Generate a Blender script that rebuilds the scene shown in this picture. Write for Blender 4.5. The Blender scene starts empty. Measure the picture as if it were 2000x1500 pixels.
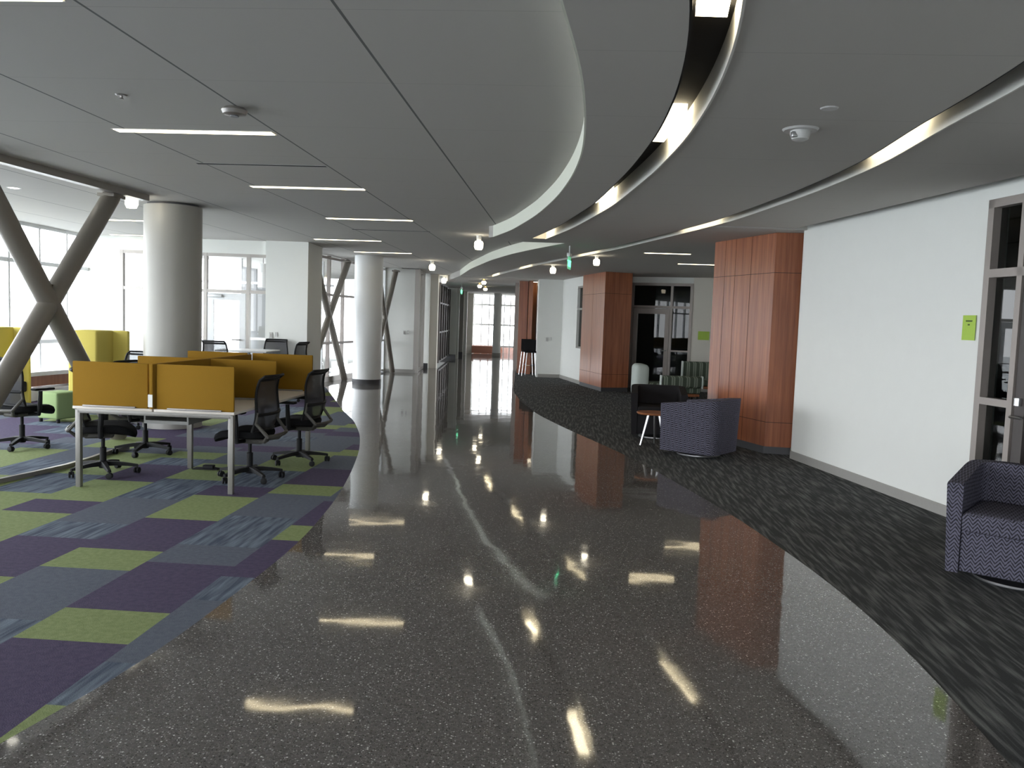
import bpy, bmesh, math, random
import numpy as np
from mathutils import Matrix, Vector
random.seed(7)
C = bpy.context.scene.collection
PI = math.pi
EYE = 1.62; LOW = 2.87; HIGH = 3.04
F = 1620.0; P = .0757; R = -.0349

def ray(x, y):
    u = (x-1000)/F; v = -(y-750)/F
    u2 = u*math.cos(R)+v*math.sin(R); v2 = -u*math.sin(R)+v*math.cos(R)
    return (u2, math.cos(P)+v2*math.sin(P), -math.sin(P)+v2*math.cos(P))
def at(x, y, z=0.0):                      # surveyed point on the horizontal plane z
    d = ray(x, y); t = (z-EYE)/d[2]
    return (d[0]*t, d[1]*t)
TH = math.radians(3.7)
GA = (math.cos(TH), -math.sin(TH)); GB = (math.sin(TH), math.cos(TH))
def grid(u, v): return (u*GA[0]+v*GB[0], u*GA[1]+v*GB[1])

# ------------------------------------------------------------------ materials
def newmat(name):
    m = bpy.data.materials.new(name); m.use_nodes = True
    nt = m.node_tree; b = nt.nodes['Principled BSDF']
    return m, nt, b
def N(nt, t, **k):
    n = nt.nodes.new(t)
    for a, v in k.items():
        if a in n.inputs: n.inputs[a].default_value = v
        else: setattr(n, a, v)
    return n
def plain(name, col, rough=.5, metal=0, noise=.05, scale=40, spec=.5, bump=0):
    m, nt, b = newmat(name)
    tc = N(nt, 'ShaderNodeTexCoord'); nz = N(nt, 'ShaderNodeTexNoise', Scale=scale, Detail=3.0)
    nt.links.new(tc.outputs['Object'], nz.inputs['Vector'])
    mr = N(nt, 'ShaderNodeMapRange'); mr.inputs['To Min'].default_value = 1-noise; mr.inputs['To Max'].default_value = 1+noise
    nt.links.new(nz.outputs['Fac'], mr.inputs['Value'])
    mx = N(nt, 'ShaderNodeVectorMath', operation='SCALE'); mx.inputs[0].default_value = col
    nt.links.new(mr.outputs[0], mx.inputs['Scale']); nt.links.new(mx.outputs[0], b.inputs['Base Color'])
    b.inputs['Roughness'].default_value = rough; b.inputs['Metallic'].default_value = metal
    b.inputs['Specular IOR Level'].default_value = spec
    if bump:
        bp = N(nt, 'ShaderNodeBump', Strength=bump, Distance=.004)
        nt.links.new(nz.outputs['Fac'], bp.inputs['Height']); nt.links.new(bp.outputs[0], b.inputs['Normal'])
    return m
def emit(name, col, s):
    m, nt, b = newmat(name)
    b.inputs['Base Color'].default_value = (.8, .8, .8, 1)
    b.inputs['Emission Color'].default_value = (*col, 1); b.inputs['Emission Strength'].default_value = s
    return m
def glass(name, tint=(1, 1, 1), k=.05, ior=1.5):
    m = bpy.data.materials.new(name); m.use_nodes = True; nt = m.node_tree; nt.nodes.clear()
    o = N(nt, 'ShaderNodeOutputMaterial'); tr = N(nt, 'ShaderNodeBsdfTransparent'); tr.inputs['Color'].default_value = (*tint, 1)
    gl = N(nt, 'ShaderNodeBsdfGlossy', Roughness=.01); fr = N(nt, 'ShaderNodeFresnel', IOR=ior)
    geo = N(nt, 'ShaderNodeNewGeometry'); mx = N(nt, 'ShaderNodeMixShader')
    sub = N(nt, 'ShaderNodeMath', operation='SUBTRACT'); sub.inputs[0].default_value = 1
    mul = N(nt, 'ShaderNodeMath', operation='MULTIPLY')
    nt.links.new(geo.outputs['Backfacing'], sub.inputs[1]); nt.links.new(fr.outputs[0], mul.inputs[0]); nt.links.new(sub.outputs[0], mul.inputs[1])
    nt.links.new(mul.outputs[0], mx.inputs[0]); nt.links.new(tr.outputs[0], mx.inputs[1]); nt.links.new(gl.outputs[0], mx.inputs[2])
    nt.links.new(mx.outputs[0], o.inputs[0]); return m

def ceiling_mat(name='ceiling_board', joints=1.0):
    m, nt, b = newmat(name)
    tc = N(nt, 'ShaderNodeTexCoord'); mp = N(nt, 'ShaderNodeMapping'); mp.vector_type = 'POINT'
    mp.inputs['Rotation'].default_value = (0, 0, TH)
    nt.links.new(tc.outputs['Object'], mp.inputs['Vector'])
    sx = N(nt, 'ShaderNodeSeparateXYZ'); nt.links.new(mp.outputs[0], sx.inputs[0])
    def line(sock, off, per, w):
        a = N(nt, 'ShaderNodeMath', operation='SUBTRACT'); nt.links.new(sock, a.inputs[0]); a.inputs[1].default_value = off
        f = N(nt, 'ShaderNodeMath', operation='PINGPONG'); nt.links.new(a.outputs[0], f.inputs[0]); f.inputs[1].default_value = per/2
        l = N(nt, 'ShaderNodeMath', operation='LESS_THAN'); nt.links.new(f.outputs[0], l.inputs[0]); l.inputs[1].default_value = w
        return l.outputs[0]
    l1 = line(sx.outputs[0], -1.125, 1.228, .008); l2 = line(sx.outputs[1], 3.92, 1.2, .003)
    s = N(nt, 'ShaderNodeMath', operation='MULTIPLY'); nt.links.new(l2, s.inputs[0]); s.inputs[1].default_value = .3
    j1 = N(nt, 'ShaderNodeMath', operation='MULTIPLY'); nt.links.new(l1, j1.inputs[0]); j1.inputs[1].default_value = joints
    mxx = N(nt, 'ShaderNodeMath', operation='MAXIMUM'); nt.links.new(j1.outputs[0], mxx.inputs[0]); nt.links.new(s.outputs[0], mxx.inputs[1])
    mix = N(nt, 'ShaderNodeMix', data_type='RGBA'); nt.links.new(mxx.outputs[0], mix.inputs[0])
    mix.inputs[6].default_value = (.51, .492, .465, 1); mix.inputs[7].default_value = (.16, .16, .155, 1)
    nt.links.new(mix.outputs[2], b.inputs['Base Color']); b.inputs['Roughness'].default_value = .9
    b.inputs['Specular IOR Level'].default_value = .2
    return m
def wood_mat(name, c1, c2, rough=.32, sc=1.0, spec=.5):
    m, nt, b = newmat(name)
    tc = N(nt, 'ShaderNodeTexCoord'); mp = N(nt, 'ShaderNodeMapping'); mp.inputs['Scale'].default_value = (9*sc, 9*sc, .35*sc)
    nt.links.new(tc.outputs['Object'], mp.inputs['Vector'])
    nz = N(nt, 'ShaderNodeTexNoise', Scale=2.2, Detail=7.0, Roughness=.6); nt.links.new(mp.outputs[0], nz.inputs['Vector'])
    mp2 = N(nt, 'ShaderNodeMapping'); mp2.inputs['Scale'].default_value = (60*sc, 60*sc, 1.5*sc); nt.links.new(tc.outputs['Object'], mp2.inputs['Vector'])
    n2 = N(nt, 'ShaderNodeTexNoise', Scale=2.0, Detail=3.0); nt.links.new(mp2.outputs[0], n2.inputs['Vector'])
    ad = N(nt, 'ShaderNodeMath', operation='MULTIPLY_ADD'); nt.links.new(n2.outputs['Fac'], ad.inputs[0]); ad.inputs[1].default_value = .35; nt.links.new(nz.outputs['Fac'], ad.inputs[2])
    cr = N(nt, 'ShaderNodeValToRGB'); cr.color_ramp.elements[0].position = .45; cr.color_ramp.elements[1].position = .9
    cr.color_ramp.elements[0].color = (*c1, 1); cr.color_ramp.elements[1].color = (*c2, 1)
    nt.links.new(ad.outputs[0], cr.inputs[0]); nt.links.new(cr.outputs[0], b.inputs['Base Color'])
    b.inputs['Roughness'].default_value = rough; b.inputs['Specular IOR Level'].default_value = spec
    return m
def carpet_mat(name, c1, c2, streak=False, rot=0.0, sc=(60, 4, 1), lo=.35, hi=.65, grain=.25):
    m, nt, b = newmat(name)
    tc = N(nt, 'ShaderNodeTexCoord'); mp = N(nt, 'ShaderNodeMapping'); mp.inputs['Rotation'].default_value = (0, 0, rot)
    nt.links.new(tc.outputs['Object'], mp.inputs['Vector'])
    mp2 = N(nt, 'ShaderNodeMapping'); mp2.inputs['Scale'].default_value = sc if streak else (30, 30, 1)
    nt.links.new(mp.outputs[0], mp2.inputs['Vector'])
    nz = N(nt, 'ShaderNodeTexNoise', Scale=1.0, Detail=2.5, Roughness=.55); nt.links.new(mp2.outputs[0], nz.inputs['Vector'])
    cr = N(nt, 'ShaderNodeValToRGB'); cr.color_ramp.elements[0].position = lo; cr.color_ramp.elements[1].position = hi
    cr.color_ramp.elements[0].color = (*c1, 1); cr.color_ramp.elements[1].color = (*c2, 1)
    nt.links.new(nz.outputs['Fac'], cr.inputs[0])
    g = N(nt, 'ShaderNodeTexNoise', Scale=170.0, Detail=2.0); nt.links.new(tc.outputs['Object'], g.inputs['Vector'])
    mr = N(nt, 'ShaderNodeMapRange'); mr.inputs['To Min'].default_value = 1-grain; mr.inputs['To Max'].default_value = 1+grain; nt.links.new(g.outputs['Fac'], mr.inputs['Value'])
    mx = N(nt, 'ShaderNodeVectorMath', operation='SCALE'); nt.links.new(cr.outputs[0], mx.inputs[0]); nt.links.new(mr.outputs[0], mx.inputs['Scale'])
    nt.links.new(mx.outputs[0], b.inputs['Base Color']); b.inputs['Roughness'].default_value = .95; b.inputs['Specular IOR Level'].default_value = .15
    bp = N(nt, 'ShaderNodeBump', Strength=.4, Distance=.004); nt.links.new(g.outputs['Fac'], bp.inputs['Height']); nt.links.new(bp.outputs[0], b.inputs['Normal'])
    return m
def terrazzo_mat():
    m, nt, b = newmat('terrazzo')
    tc = N(nt, 'ShaderNodeTexCoord')
    base = N(nt, 'ShaderNodeTexNoise', Scale=60.0, Detail=4.0); nt.links.new(tc.outputs['Object'], base.inputs['Vector'])
    cr = N(nt, 'ShaderNodeValToRGB'); cr.color_ramp.elements[0].position = .3; cr.color_ramp.elements[1].position = .7
    cr.color_ramp.elements[0].color = (.090, .084, .081, 1); cr.color_ramp.elements[1].color = (.138, .128, .123, 1)
    nt.links.new(base.outputs['Fac'], cr.inputs[0]); last = cr.outputs[0]
    for sc, rad, thr, col in ((100, .36, .82, (.36, .35, .34, 1)), (190, .38, .70, (.24, .225, .215, 1)), (120, .40, .78, (.045, .042, .04, 1)), (75, .30, .92, (.62, .60, .58, 1))):
        vo = N(nt, 'ShaderNodeTexVoronoi', Scale=float(sc)); nt.links.new(tc.outputs['Object'], vo.inputs['Vector'])
        sp = N(nt, 'ShaderNodeSeparateColor'); nt.links.new(vo.outputs['Color'], sp.inputs[0])
        g = N(nt, 'ShaderNodeMath', operation='GREATER_THAN'); nt.links.new(sp.outputs[0], g.inputs[0]); g.inputs[1].default_value = thr
        l = N(nt, 'ShaderNodeMath', operation='LESS_THAN'); nt.links.new(vo.outputs['Distance'], l.inputs[0]); l.inputs[1].default_value = rad
        mu = N(nt, 'ShaderNodeMath', operation='MULTIPLY'); nt.links.new(g.outputs[0], mu.inputs[0]); nt.links.new(l.outputs[0], mu.inputs[1])
        mx = N(nt, 'ShaderNodeMix', data_type='RGBA'); nt.links.new(mu.outputs[0], mx.inputs[0]); nt.links.new(last, mx.inputs[6]); mx.inputs[7].default_value = col
        last = mx.outputs[2]
    nt.links.new(last, b.inputs['Base Color'])
    b.inputs['Roughness'].default_value = .05; b.inputs['Specular IOR Level'].default_value = .75; b.inputs['IOR'].default_value = 1.5
    wn = N(nt, 'ShaderNodeTexNoise', Scale=1.6, Detail=2.0); nt.links.new(tc.outputs['Object'], wn.inputs['Vector'])
    bp = N(nt, 'ShaderNodeBump', Strength=.20, Distance=.012); nt.links.new(wn.outputs['Fac'], bp.inputs['Height']); nt.links.new(bp.outputs[0], b.inputs['Normal'])
    return m
def chevron_mat():
    m, nt, b = newmat('chevron_fabric')
    tc = N(nt, 'ShaderNodeTexCoord'); sx = N(nt, 'ShaderNodeSeparateXYZ'); nt.links.new(tc.outputs['Object'], sx.inputs[0])
    ad = N(nt, 'ShaderNodeMath', operation='ADD'); nt.links.new(sx.outputs[0], ad.inputs[0]); nt.links.new(sx.outputs[1], ad.inputs[1])
    zz = N(nt, 'ShaderNodeMath', operation='SUBTRACT'); nt.links.new(sx.outputs[2], zz.inputs[0]); nt.links.new(sx.outputs[1], zz.inputs[1])
    pp = N(nt, 'ShaderNodeMath', operation='PINGPONG'); nt.links.new(ad.outputs[0], pp.inputs[0]); pp.inputs[1].default_value = .028
    s = N(nt, 'ShaderNodeMath', operation='MULTIPLY_ADD'); nt.links.new(pp.outputs[0], s.inputs[0]); s.inputs[1].default_value = 1.3; nt.links.new(zz.outputs[0], s.inputs[2])
    p2 = N(nt, 'ShaderNodeMath', operation='PINGPONG'); nt.links.new(s.outputs[0], p2.inputs[0]); p2.inputs[1].default_value = .013
    nz = N(nt, 'ShaderNodeTexNoise', Scale=55.0, Detail=2.0); nt.links.new(tc.outputs['Object'], nz.inputs['Vector'])
    a2 = N(nt, 'ShaderNodeMath', operation='MULTIPLY_ADD'); nt.links.new(nz.outputs['Fac'], a2.inputs[0]); a2.inputs[1].default_value = .013; nt.links.new(p2.outputs[0], a2.inputs[2])
    cr = N(nt, 'ShaderNodeValToRGB'); mr = N(nt, 'ShaderNodeMapRange'); mr.inputs['From Max'].default_value = .023; nt.links.new(a2.outputs[0], mr.inputs['Value'])
    cr.color_ramp.elements[0].position = .42; cr.color_ramp.elements[1].position = .62
    cr.color_ramp.elements[0].color = (.020, .019, .025, 1); cr.color_ramp.elements[1].color = (.118, .114, .155, 1)
    nt.links.new(mr.outputs[0], cr.inputs[0]); nt.links.new(cr.outputs[0], b.inputs['Base Color'])
    b.inputs['Roughness'].default_value = .9; b.inputs['Specular IOR Level'].default_value = .2
    return m
def stripe_mat():
    m, nt, b = newmat('striped_fabric')
    tc = N(nt, 'ShaderNodeTexCoord'); sx = N(nt, 'ShaderNodeSeparateXYZ'); nt.links.new(tc.outputs['Object'], sx.inputs[0])
    ad = N(nt, 'ShaderNodeMath', operation='ADD'); nt.links.new(sx.outputs[0], ad.inputs[0]); nt.links.new(sx.outputs[1], ad.inputs[1])
    pp = N(nt, 'ShaderNodeMath', operation='PINGPONG'); nt.links.new(ad.outputs[0], pp.inputs[0]); pp.inputs[1].default_value = .075
    cr = N(nt, 'ShaderNodeValToRGB'); mr = N(nt, 'ShaderNodeMapRange'); mr.inputs['From Max'].default_value = .075; nt.links.new(pp.outputs[0], mr.inputs['Value'])
    cr.color_ramp.interpolation = 'CONSTANT'
    e = cr.color_ramp.elements; e[0].color = (.055, .072, .05, 1); e[1].position = .45; e[1].color = (.13, .155, .115, 1)
    n = e.new(.62); n.color = (.26, .29, .24, 1); n = e.new(.8); n.color = (.10, .12, .09, 1)
    nt.links.new(mr.outputs[0], cr.inputs[0]); nt.links.new(cr.outputs[0], b.inputs['Base Color']); b.inputs['Roughness'].default_value = .85
    return m
def mesh_mat():
    m, nt, b = newmat('chair_mesh')
    b.inputs['Base Color'].default_value = (.03, .03, .034, 1); b.inputs['Roughness'].default_value = .7
    tr = N(nt, 'ShaderNodeBsdfTransparent'); mx = N(nt, 'ShaderNodeMixShader'); mx.inputs[0].default_value = .86
    o = nt.nodes['Material Output']; nt.links.new(tr.outputs[0], mx.inputs[1]); nt.links.new(b.outputs[0], mx.inputs[2]); nt.links.new(mx.outputs[0], o.inputs[0])
    return m

M = dict(
    wall=plain('wall_paint', (.80, .81, .78), .75, noise=.015, scale=6),
    wallwarm=plain('wall_paint_warm', (.72, .69, .62), .75, noise=.015, scale=6),
    wallgrey=plain('wall_paint_grey', (.45, .44, .41), .75, noise=.02, scale=6),
    ceil=ceiling_mat(), ceillow=ceiling_mat('ceiling_board_low', 0.0), fascia=plain('fascia_paint', (.78, .80, .70), .7, noise=.01),
    slotside=plain('slot_side_paint', (.66, .65, .61), .7, noise=.01),
    slotblack=plain('slot_black', (.012, .011, .011), .8), base=plain('baseboard_vinyl', (.33, .32, .30), .5),
    darkbase=plain('plinth_dark', (.05, .05, .055), .4), alum=plain('anodised_aluminium', (.33, .31, .29), .38, .6, noise=.03),
    alumlight=plain('light_aluminium', (.62, .63, .64), .4, .3), bronze=plain('bronze_frame', (.30, .265, .245), .42, .25, noise=.03),
    darkframe=plain('dark_frame', (.06, .05, .048), .5), column=plain('column_paint', (.34, .33, .295), .38, noise=.02, scale=3),
    columnwhite=plain('column_white', (.80, .81, .81), .45, noise=.02, scale=3),
    brace=plain('brace_paint', (.20, .18, .155), .42, .1, noise=.04, scale=8),
    wood=wood_mat('cherry_veneer', (.185, .050, .019), (.40, .135, .055)), woodorange=wood_mat('orange_veneer', (.33, .11, .03), (.55, .22, .07), .5),
    woodtop=wood_mat('table_wood', (.22, .075, .03), (.36, .14, .06), .3), seam=plain('seam_dark', (.05, .018, .01), .7),
    yellow=plain('amber_screen_fabric', (.275, .148, .017), .9, noise=.10, scale=220, spec=.15, bump=.2),
    yellowfelt=plain('yellow_felt', (.62, .52, .13), .9, noise=.06, scale=150, spec=.15),
    desktop=plain('desk_laminate', (.68, .62, .56), .45, noise=.02), legs=plain('desk_leg_paint', (.23, .22, .205), .4, .3),
    trough=plain('cable_trough', (.22, .22, .21), .5), bracket=plain('panel_bracket', (.30, .28, .27), .4, .4),
    black=plain('black_plastic', (.010, .010, .011), .6, spec=.25), blackfab=plain('black_fabric', (.011, .011, .012), .95, noise=.2, scale=200, spec=.1),
    greyplastic=plain('grey_plastic', (.085, .08, .072), .5, spec=.3), netting=mesh_mat(), chevron=chevron_mat(), stripe=stripe_mat(),
    charcoal=plain('charcoal_fabric', (.02, .019, .021), .9, noise=.2, scale=150, spec=.15),
    stripewhite=plain('pale_side_fabric', (.50, .55, .52), .85), chrome=plain('chrome', (.55, .55, .56), .28, 1.0, noise=.01),
    green=plain('green_felt', (.27, .36, .17), .9, noise=.06, scale=120, spec=.15), paper=plain('lime_paper', (.43, .62, .10), .8),
    ink=plain('ink', (.05, .08, .03), .8), white=plain('white_plastic', (.78, .78, .76), .4), greylid=plain('grey_lid', (.5, .5, .49), .4),
    strip=emit('strip_lamp', (1, .84, .54), 6), slotlamp=emit('slot_lamp', (1, .86, .58), 9), globe=emit('globe_lamp', (1, .90, .68), 8),
    exitg=emit('exit_green', (.03, .55, .22), .55), exitglow=emit('exit_green_bright', (.1, 1, .45), 2.5), downl=emit('downlight_lamp', (1, .95, .8), 5),
    glass=glass('clear_glass'), darkglass=glass('tinted_glass', (.45, .48, .47), ior=1.38), bench=plain('white_bench', (.8, .8, .8), .4),
    greenC=carpet_mat('carpet_green', (.20, .245, .10), (.25, .30, .135)), purpleC=carpet_mat('carpet_purple', (.066, .052, .098), (.086, .068, .122)),
    greyC=carpet_mat('carpet_grey', (.098, .112, .145), (.122, .135, .168)),
    streakC=carpet_mat('carpet_streak', (.065, .082, .118), (.22, .26, .31), True, TH, (30, 2.4, 1), .38, .80),
    dark=carpet_mat('carpet_charcoal', (.045, .047, .049), (.20, .205, .20), True, .08, (34, 2.6, 1), .45, .80, .35),
    terrazzo=terrazzo_mat(), ground=plain('outside_paving', (.6, .6, .58), .9), brick=plain('red_brick_wall', (.45, .2, .14), .9, noise=.15),
    backdrop=plain('backdrop_grey', (.55, .56, .58), .9), brass=plain('brass', (.45, .33, .14), .3, .9),
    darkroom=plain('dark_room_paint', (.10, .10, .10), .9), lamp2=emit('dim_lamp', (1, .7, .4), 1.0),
)

# ------------------------------------------------------------------ mesh helpers
class MB:
    def __init__(s): s.v = []; s.f = []
    def add(s, vs, fs, mat=None):
        o = len(s.v)
        s.v += [tuple(mat @ Vector(v)) if mat is not None else tuple(v) for v in vs]
        s.f += [tuple(i+o for i in f) for f in fs]; return s
    def box(s, x0, x1, y0, y1, z0, z1, mat=None):
        vs = [(x, y, z) for z in (z0, z1) for x, y in ((x0, y0), (x1, y0), (x1, y1), (x0, y1))]
        return s.add(vs, [(3, 2, 1, 0), (4, 5, 6, 7), (0, 1, 5, 4), (1, 2, 6, 5), (2, 3, 7, 6), (3, 0, 4, 7)], mat)
    def prism(s, pts, z0, z1, mat=None):
        a = sum(pts[i][0]*pts[(i+1) % len(pts)][1]-pts[(i+1) % len(pts)][0]*pts[i][1] for i in range(len(pts)))
        if a < 0: pts = pts[::-1]
        n = len(pts); vs = [(x, y, z0) for x, y in pts]+[(x, y, z1) for x, y in pts]
        fs = [tuple(range(n-1, -1, -1)), tuple(range(n, 2*n))]+[(i, (i+1) % n, n+(i+1) % n, n+i) for i in range(n)]
        return s.add(vs, fs, mat)
    def wall(s, p0, p1, t, z0, z1):                     # straight slab between plan points, thickness t to the left of p0->p1
        dx, dy = p1[0]-p0[0], p1[1]-p0[1]; l = math.hypot(dx, dy); nx, ny = -dy/l*t, dx/l*t
        return s.prism([p0, p1, (p1[0]+nx, p1[1]+ny), (p0[0]+nx, p0[1]+ny)], z0, z1)
    def rbox(s, cx, cy, cz, sx, sy, sz, r=.02, seg=3, mat=None):
        bm = bmesh.new(); bmesh.ops.create_cube(bm, size=1)
        for v in bm.verts: v.co = Vector((v.co.x*sx+cx, v.co.y*sy+cy, v.co.z*sz+cz))
        bmesh.ops.bevel(bm, geom=bm.edges[:], offset=min(r, sx*.49, sy*.49, sz*.49), segments=seg, profile=.5, affect='EDGES')
        bm.verts.index_update(); s.add([v.co for v in bm.verts], [[v.index for v in f.verts] for f in bm.faces], mat); bm.free(); return s
    def lathe(s, prof, c=(0, 0, 0), n=24, mat=None):
        vs = []; fs = []
        for r, z in prof:
            for k in range(n): a = 2*PI*k/n; vs.append((c[0]+r*math.cos(a), c[1]+r*math.sin(a), c[2]+z))
        for j in range(len(prof)-1):
            for k in range(n): k2 = (k+1) % n; fs.append((j*n+k, j*n+k2, (j+1)*n+k2, (j+1)*n+k))
        fs.append(tuple(range(n-1, -1, -1))); fs.append(tuple(range((len(prof)-1)*n, len(prof)*n)))
        return s.add(vs, fs, mat)
    def tube(s, pts, r, n=8, closed=False, mat=None, sq=False):
        pts = [Vector(p) for p in pts]; m = len(pts); vs = []; fs = []; prev = None
        rr = r if isinstance(r, (list, tuple)) else [r]*m
        for i, p in enumerate(pts):
            if closed: t = pts[(i+1) % m]-pts[i-1]
            else: t = pts[min(i+1, m-1)]-pts[max(i-1, 0)]
            t.normalize()
            if prev is None: u = t.cross(Vector((0, 0, 1)) if abs(t.z) < .9 else Vector((1, 0, 0))).normalized()
            else: u = (prev-t*prev.dot(t)).normalized()
            prev = u; w = t.cross(u)
            for k in range(n):
                a = 2*PI*(k+(.5 if sq else 0))/n; vs.append(p+(u*math.cos(a)+w*math.sin(a))*rr[i])
        for i in range(m if closed else m-1):
            for k in range(n):
                k2 = (k+1) % n; j = (i+1) % m; fs.append((i*n+k, i*n+k2, j*n+k2, j*n+k))
        if not closed: fs.append(tuple(range(n-1, -1, -1))); fs.append(tuple(range((m-1)*n, m*n)))
        return s.add(vs, fs, mat)
    def loft(s, rows):                                  # rows of equal-length closed rings
        n = len(rows[0]); vs = [v for r in rows for v in r]; fs = []
        for j in range(len(rows)-1):
            for k in range(n): k2 = (k+1) % n; fs.append((j*n+k, j*n+k2, (j+1)*n+k2, (j+1)*n+k))
        fs.append(tuple(range(n-1, -1, -1))); fs.append(tuple(range((len(rows)-1)*n, len(rows)*n)))
        return s.add(vs, fs)
    def build(s, name, mat, parent=None, smooth=True, loc=None, fixn=True):
        me = bpy.data.meshes.new(name); me.from_pydata([tuple(v) for v in s.v], [], s.f)
        if fixn:
            bm = bmesh.new(); bm.from_mesh(me); bmesh.ops.recalc_face_normals(bm, faces=bm.faces[:]); bm.to_mesh(me); bm.free()
        me.materials.append(mat if not isinstance(mat, str) else M[mat])
        if smooth:
            me.shade_smooth()
            me.set_sharp_from_angle(angle=math.radians(35))
        o = bpy.data.objects.new(name, me); C.objects.link(o)
        if parent is not None: o.parent = parent
        if loc is not None: o.location = loc
        return o
def tag(o, label, cat, group=None, kind=None):
    o['label'] = label; o['category'] = cat
    if group: o['group'] = group
    if kind: o['kind'] = kind
    return o
def empty(name, loc=(0, 0, 0), rz=0.0):
    o = bpy.data.objects.new(name, None); C.objects.link(o); o.location = loc; o.rotation_euler = (0, 0, rz); o.empty_display_size = .1; return o
KIDS = {}
def copy_tree(o, parent=None):
    c = o.copy(); C.objects.link(c)
    if parent is not None: c.parent = parent
    for ch in [q for q in list(bpy.data.objects) if q.parent == o]: copy_tree(ch, c)
    return c
def struct(o, parent=None):
    if o.parent is None: o['kind'] = 'structure'
    return o
def curve(pts, ys):                                     # pts (x, y) sorted by y -> smooth x at each ys
    pts = sorted(pts, key=lambda p: p[1]); py = [p[1] for p in pts]; px = [p[0] for p in pts]
    fine = np.arange(py[0]-.01, py[-1]+.011, .05); v = np.interp(fine, py, px)
    for _ in range(3):
        k = 13; pad = np.concatenate([2*v[0]-v[k//2:0:-1], v, 2*v[-1]-v[-2:-k//2-1:-1]]); v = np.convolve(pad, np.ones(k)/k, 'valid')[:len(fine)]
    return [float(q) for q in np.interp(ys, fine, v)]

# ------------------------------------------------------------------ floor
cols = {   # carpet tile colours read along each column: g green, p purple, y grey, s streak
    2: {5: 'g', 6: 'g', 7: 's', 8: 'y', 9: 'y', 10: 's', 11: 'p', 12: 'p', 13: 'g', 14: 'p', 15: 'p', 16: 'y'},
    1: {5: 'p', 6: 'p', 7: 'p', 8: 'g', 9: 'p', 10: 'p', 11: 'y', 12: 's', 13: 's', 14: 'y', 15: 'y', 16: 'g', 17: 'p', 18: 'p', 19: 'y', 20: 'y', 21: 'g', 22: 'p'},
    0: {7: 's', 8: 's', 9: 'y', 10: 'y', 11: 'g', 12: 'p', 13: 'p', 14: 'g', 15: 'g', 16: 'p', 17: 's', 18: 's', 19: 'g', 20: 'g', 21: 'g', 22: 'y', 23: 'y', 24: 'y', 25: 'p', 26: 'y', 27: 'g'},
    -1: {9: 'g', 10: 'p', 11: 'p', 12: 's', 13: 'y', 14: 'y', 15: 's', 16: 's', 17: 'g', 18: 'g', 19: 'y', 20: 'y', 21: 'p', 22: 'y', 23: 's', 26: 'g', 27: 'y'},
    -2: {12: 'g', 13: 'g', 14: 'p', 15: 'g', 16: 'g', 17: 'p', 18: 'p', 19: 's', 20: 'g', 21: 'y', 22: 'p', 30: 'g'},
    -3: {13: 'g', 14: 'g', 15: 's', 16: 's', 17: 'g', 18: 'g', 19: 'g', 20: 'y', 21: 'p', 22: 'p', 23: 'y', 24: 's'},
    -4: {16: 'g', 17: 's', 18: 's', 19: 'y', 20: 'y', 21: 'g', 22: 'g', 23: 'p', 24: 'p'},
    -5: {17: 'g', 18: 'g', 19: 'g', 20: 's', 21: 'y', 22: 'p'}, -6: {20: 'y', 21: 'p', 22: 'p', 23: 's'}, -7: {22: 'p', 23: 'p', 24: 's'},
}
mats = {'g': 0, 'p': 1, 'y': 2, 's': 3}
me = bpy.data.meshes.new('floor'); vs = []; fs = []; mi = []
for i in range(-12, 5):
    off = .29 if i % 2 == 0 else .76; prev = 'y'
    for k in range(-16, 44):
        t = cols.get(i, {}).get(k)
        if t is None:
            t = prev if random.random() < .35 else random.choice('gpyysp')
        prev = t
        u0 = -3.22+.582*i; v0 = (k+off)*.43; n = len(vs)
        vs += [(*grid(u, v), 0) for u, v in ((u0, v0), (u0+.582, v0), (u0+.582, v0+.43), (u0, v0+.43))]
        fs.append((n, n+1, n+2, n+3)); mi.append(mats[t])
me.from_pydata(vs, [], fs)
for k in ('greenC', 'purpleC', 'greyC', 'streakC'): me.materials.append(M[k])
me.polygons.foreach_set('material_index', mi)
fl = bpy.data.objects.new('floor', me); C.objects.link(fl); struct(fl)
LE = [(-4.5, -5), (-3.3, -2), (-2.6, 0), (-2.05, 2), (-1.85, 2.97), (-1.78, 3.14), (-1.70, 3.42), (-1.65, 3.66), (-1.62, 3.95), (-1.58, 4.29), (-1.5, 5.22), (-1.47, 5.71), (-1.48, 6.38), (-1.52, 7.32), (-1.64, 8.57), (-1.81, 9.91), (-2.04, 11.2), (-2.45, 12.84), (-2.8, 13.82), (-3.54, 16.37), (-4.21, 18.65), (-4.9, 20)]
RE = [(-.9, -5), (.8, -2), (1.4, 0), (1.8, 2), (1.94, 3.03), (2.0, 3.44), (2.05, 3.8), (2.08, 4.23), (2.1, 4.65), (2.1, 5.25), (2.06, 5.96), (2.01, 6.54), (1.96, 7.15), (1.81, 8.11), (1.67, 9.05), (1.41, 10.42), (.82, 12.8), (.47, 14.45), (.2, 16.65), (.04, 19.04), (.04, 26.5), (.04, 43)]
ysm = list(np.arange(-5, 20.01, .25)); lx = curve(LE, ysm); rx = curve(RE, ysm)
poly = [(x, y) for x, y in zip(lx, ysm)]+[(-5.5, 20.5), (-5.5, 43), (.4, 43), (.1, 26.5)]+[(x, y) for x, y in list(zip(rx, ysm))[::-1]]
struct(MB().prism(poly, -.02, .003).build('floor_terrazzo', 'terrazzo', smooth=False))
d = [(x-.3, y) for x, y in zip(rx, ysm)]+[(-.2, 26.5), (-.2, 43), (9, 43), (9, -5)]
struct(MB().prism(d, -.03, -.0005+.001).build('floor_carpet', 'dark', smooth=False))
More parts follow.
